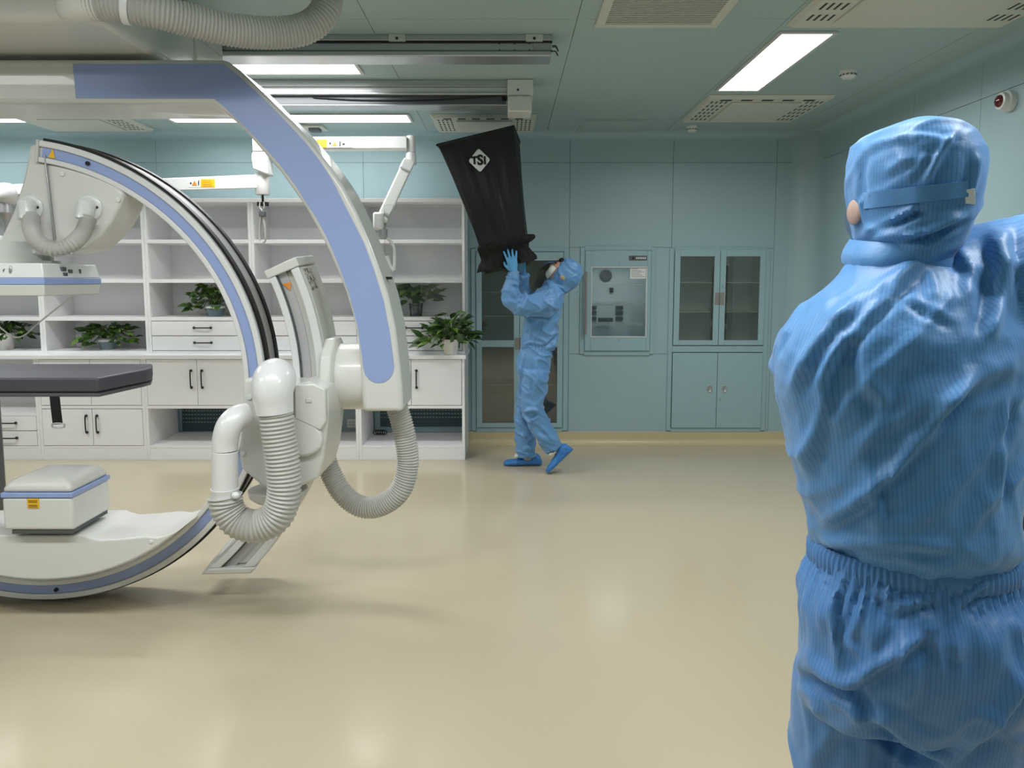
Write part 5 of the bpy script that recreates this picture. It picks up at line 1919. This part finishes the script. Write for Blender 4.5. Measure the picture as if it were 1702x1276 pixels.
def overshoe(parent, heel, toe, up, w=.052, h=.10, name='overshoe'):
    heel, toe, up = Vector(heel), Vector(toe), Vector(up).normalized()
    d = toe - heel
    L = d.length
    d.normalize()
    s = d.cross(up).normalized()
    up = s.cross(d)
    rs = []
    for (t_, hw, hh) in ((-.02, .4, .35), (.03, .72, .75), (.12, .85, .98), (.25, .86, 1.0), (.4, .88, .82), (.55, .96, .62), (.72, 1.06, .5), (.87, 1.0, .42), (.97, .74, .34), (1.02, .35, .2)):
        c = heel + d * (L * t_)
        ring_ = []
        for k in range(20):
            a = 2 * math.pi * k / 20
            y = math.sin(a)
            ring_.append(c + s * (w * hw * math.cos(a) * (1.0 if y < 0 else 1 - .35 * y * y)) + up * (h * hh * (.5 + .5 * math.copysign(abs(y) ** .55, y))))
        rs.append(ring_)
    me = remeshed(M().rings(rs), .006, 3)
    co, nr = getco(me)
    h_ = .0035 * (ridged(co, (26, 26, 18), 1.7) - .3)
    base = ((co - np.array(heel)) @ np.array(up)) < .012
    h_[base] = 0
    setco(me, co + nr * h_[:, None])
    return finish(me, name, SHOEC, parent)


overshoe(PN, (lk.x - .005, Y0 - .02, .002), (lk.x - .035, Y0 + .27, .002), (0, 0, 1), .055, .11)
overshoe(PN, (rk.x + .01, Y0 - .09, .002), (rk.x + .04, Y0 + .2, .002), (0, 0, 1), .055, .11)

# ---------------------------------------------------------------- person holding the hood
YP = 5.87
PB = thing('person', 'person in blue cleanroom suit and overshoes holding up the black hood', 'person', (W(880, 740, YP).x, YP, 0), 'people in blue cleanroom suits')


def side_rows(lst):
    out = []
    for (v, ul, ur, b, sk_) in lst:
        l, r_ = W(ul, v, YP), W(ur, v, YP)
        ring_ = oval((l.x + r_.x) / 2, YP, l.z, (r_.x - l.x) / 2, b, 24)
        out.append([p + Vector((0, 0, sk_ * (p.x - (l.x + r_.x) / 2))) for p in ring_])
    return out


jb = M()
jb.rings(side_rows([(582, 868, 920, .125, 0), (574, 864, 925, .145, 0), (562, 865, 927, .155, -.05), (545, 868, 928, .16, -.05), (525, 872, 931, .17, -.1), (505, 878, 935, .18, -.15), (492, 886, 937, .175, -.2), (482, 897, 938, .14, -.2), (474, 905, 937, .09, -.2), (468, 908, 934, .07, -.2)]))
aw = [W(922, 498, YP - .15), W(900, 505, YP - .2), W(872, 508, YP - .22), W(854, 500, YP - .22), W(849, 480, YP - .21), W(853, 462, YP - .2), W(854, 452, YP - .195)]
jb.tube(spline(aw, 20), [.08, .095, .1, .1, .098, .096, .092, .088, .086, .086, .086, .084, .08, .076, .072, .067, .062, .057, .053, .049, .045], 18)
awf = [W(916, 496, YP + .15), W(895, 503, YP + .19), W(876, 498, YP + .19), W(868, 478, YP + .14), W(869, 455, YP + .08)]
jb.tube(spline(awf, 16), [.08, .088, .09, .09, .088, .086, .084, .08, .078, .075, .07, .066, .062, .058, .054, .05, .046], 16)
me = remeshed(jb, .0085, 6)
co, nr = getco(me)
S = [([(868, 482), (876, 495), (870, 510), (856, 512)], 4, .014), ([(846, 492), (858, 498), (868, 488)], 3.5, -.010), ([(868, 520), (900, 524), (915, 512)], 3.5, -.014),
     ([(880, 490), (905, 486), (925, 482)], 4, .008), ([(875, 560), (878, 545), (872, 530)], 3, -.010), ([(888, 570), (892, 548), (895, 530)], 3, .009),
     ([(905, 572), (918, 560), (927, 545)], 3, .008), ([(898, 578), (915, 572), (924, 562)], 3, -.010), ([(902, 540), (915, 520), (922, 500)], 4, .008), ([(850, 470), (862, 474), (868, 470)], 3, .008)]
h = 1.6 * folds(co, nr, S) + .008 * (ridged(np.stack([co[:, 0] + .6 * co[:, 2], co[:, 1], co[:, 2]], 1), (8, 6, 10), 12.0) - .3) * 1.5 + .007 * nfield(co, (11, 11, 11), 3.3)
setco(me, co + nr * h[:, None])
finish(me, 'jacket', SUITF, PB, co[:, 0])
tb2 = M()
tb2.rings(side_rows([(640, 864, 905, .13, 0), (622, 859, 912, .165, 0), (605, 858, 916, .172, 0), (590, 861, 917, .165, 0), (578, 865, 917, .15, 0), (570, 868, 916, .142, 0)]))
fa = F(872, 765)
ra = F(918, 775)
YF2, YR2 = YP + .1, YP - .11
tb2.tube(spline([W(884, 612, YF2), W(880, 645, YF2), W(874, 690, YF2), W(873, 725, YF2), W(875, 759, YF2)], 16),
         [.05, .09, .1, .098, .096, .094, .092, .09, .088, .086, .085, .084, .083, .082, .081, .08, .078], 18)
tb2.tube(spline([W(890, 610, YR2), W(888, 645, YR2), W(884, 676, YR2), W(895, 700, YR2), W(910, 728, YR2), W(921, 746, YR2)], 18),
         [.05, .09, .102, .102, .1, .098, .096, .094, .092, .09, .088, .086, .084, .082, .08, .078, .075, .072, .07], 18)
me = remeshed(tb2, .0085, 6)
co, nr = getco(me)
S = [([(872, 585), (868, 620), (866, 660)], 2.5, -.008), ([(870, 684), (885, 680), (895, 684)], 3.5, .015), ([(872, 690), (880, 694), (894, 688)], 3, -.012), ([(860, 670), (874, 700), (890, 720)], 3, -.010),
     ([(890, 600), (892, 630), (888, 660)], 4, .008), ([(880, 705), (895, 722), (905, 735)], 4, .008), ([(900, 710), (912, 722), (922, 735)], 3, .008), ([(866, 720), (876, 735), (888, 722)], 3, .008), ([(868, 748), (880, 744), (888, 752)], 3, .008)]
an_ = np.arctan2(co[:, 1] - YP, co[:, 0] - PB.location.x)
bz_ = W(890, 574, YP).z
h = 1.6 * folds(co, nr, S) + .012 * (ridged(np.stack([co[:, 0], co[:, 1], co[:, 2] + .5 * co[:, 0]], 1), (6, 6, 12), 22.0) - .3) + .005 * nfield(co, (11, 11, 9), 6.0)
h += .005 * np.sin(an_ * 40) * np.clip((co[:, 2] - (bz_ - .08)) / .06, 0, 1)
setco(me, co + nr * h[:, None])
finish(me, 'trousers', SUITF, PB, co[:, 0])
# head: the face looks up to the left
hc = W(937, 456, YP)
Rh = Matrix.Rotation(math.radians(-36), 3, 'Y')      # -x axis of the head tips upward
Rh = Matrix.Rotation(math.radians(36), 3, 'Y')
HP = lambda x, y, z: hc + Rh @ Vector((x, y, z))
hb2 = M()
hb2.ell(HP(.012, 0, .012), .128, .108, .128, 24, 16, Rh)
hb2.ell(HP(.03, 0, -.06), .09, .085, .09, 20, 12, Rh)
hb2.tube([HP(.035, 0, -.07), W(925, 474, YP), W(921, 483, YP)], [.075, .085, .095], 18)
hb2.tube([HP(-.02, 0, -.1), W(915, 474, YP), W(914, 480, YP)], [.05, .06, .07], 14)
me = remeshed(hb2, .007, 5)
co, nr = getco(me)
# open the face side
fd = np.array(Rh @ Vector((-1, 0, 0)))
fc = np.array(HP(-.1, 0, .01))
w_ = np.exp(-(np.linalg.norm(co - fc, axis=1) / .062) ** 2)
S = [([(920, 474), (934, 478), (942, 486)], 2.5, .010), ([(914, 468), (926, 470), (936, 476)], 2.5, -.008), ([(938, 430), (948, 444), (960, 452)], 2.5, .006), ([(922, 440), (930, 452), (936, 466)], 3, .005)]
h = folds(co, nr, S) + .005 * (ridged(co, (14, 14, 18), 31.0) - .3) + .003 * nfield(co, (20, 20, 20), 1.0)
setco(me, co + nr * h[:, None] - fd[None] * (w_ * .05)[:, None])
finish(me, 'hood', SUITF, PB, co[:, 0])
# body
bb = M()
bb.ell(HP(-.018, 0, .0), .098, .08, .112, 20, 14, Rh)
bb.ell(HP(-.112, 0, -.005), .02, .014, .018, 10, 8, Rh)
bb.tube([HP(.02, 0, -.06), W(918, 490, YP)], .05, 14)
bb.rings(side_rows([(640, 870, 900, .1, 0), (580, 876, 910, .11, 0), (520, 884, 922, .12, 0), (490, 900, 930, .1, 0)]))
bb.tube(spline(aw, 10), .034, 12)
bb.tube(spline(awf, 10), .034, 12)
bb.tube([W(884, 630, YF2), W(876, 690, YF2), W(877, 764, YF2)], [.06, .05, .034], 12)
bb.tube([W(888, 630, YR2), W(885, 680, YR2), W(924, 752, YR2)], [.06, .05, .034], 12)
finish(remeshed(bb, .008, 4), 'body', SKIN, PB)
mk = M()
mkr = []
for (x, a, b) in ((-.122, .03, .03), (-.116, .052, .044), (-.1, .066, .058), (-.08, .074, .066)):
    mkr.append([HP(x + .02 * (abs(math.cos(t_)) ** 2 - 1) * 0, a * math.cos(t_), -.038 + b * math.sin(t_)) for t_ in [2 * math.pi * k / 20 for k in range(20)]])
mk.rings(mkr).build('mask', MASKM, PB, 0, 60)
for s in (-1, 1):
    M().ell(HP(-.104, s * .032, .036), .008, .013, .007, 10, 8, Rh).build('eye', INK, PB, 0, 60)
    M().bar(HP(-.104, s * .015, .056), HP(-.098, s * .05, .054), .006, .006).build('eyebrow', HAIR, PB, 0, 60)
M().ell(HP(-.07, 0, .072), .03, .06, .03, 14, 10, Rh).build('hair', HAIR, PB, 0, 60)
M().ell(HP(.0, -.108, -.03), .022, .005, .016, 12, 8, Rh).build('hood_patch', TANP, PB, 0, 60)
finish(remeshed(hand_mesh(W(854, 450, YP - .195), (W(849, 424, YP - .19) - W(854, 450, YP - .195)), (0, 1, .1), 1, 1.0, .22, 1.3), .0035, 2), 'glove', GLOVE, PB)
finish(remeshed(hand_mesh(W(869, 453, YP + .08), (W(866, 428, YP + .04) - W(869, 453, YP + .08)), (-.6, -.6, .1), -1, 1.0, .5), .0035, 2), 'glove', GLOVE, PB)
# feet
f_h, f_t = F(899, 771), F(838, 769)
f_t.y = f_h.y = F(868, 772).y
overshoe(PB, (f_h.x, f_h.y - .02, .002), (f_t.x, f_h.y - .02, .002), (0, 0, 1), .052, .1)
r_t = F(911, 787)
r_h = W(952, 748, r_t.y + .02)
overshoe(PB, r_h, (r_t.x, r_t.y, .006), (r_h - r_t).cross(Vector((0, 1, 0))) * (1 if (r_h - r_t).cross(Vector((0, 1, 0))).z > 0 else -1), .05, .1)
for (u, v, Y, L_) in ((860, 757, f_h.y - .05, .05), (918, 753, r_t.y, .05)):
    p = W(u, v, Y - .0)
    s = M()
    for k in range(4):
        s.tube([p + Vector((.012 * k - .02, -.035, .006 * k - .008)), p + Vector((.012 * k - .014, 0, .006 * k + .008)), p + Vector((.012 * k - .02, .035, .006 * k - .008))], .007, 8)
    s.build('laces', SHOEW, PB, 0, 60)
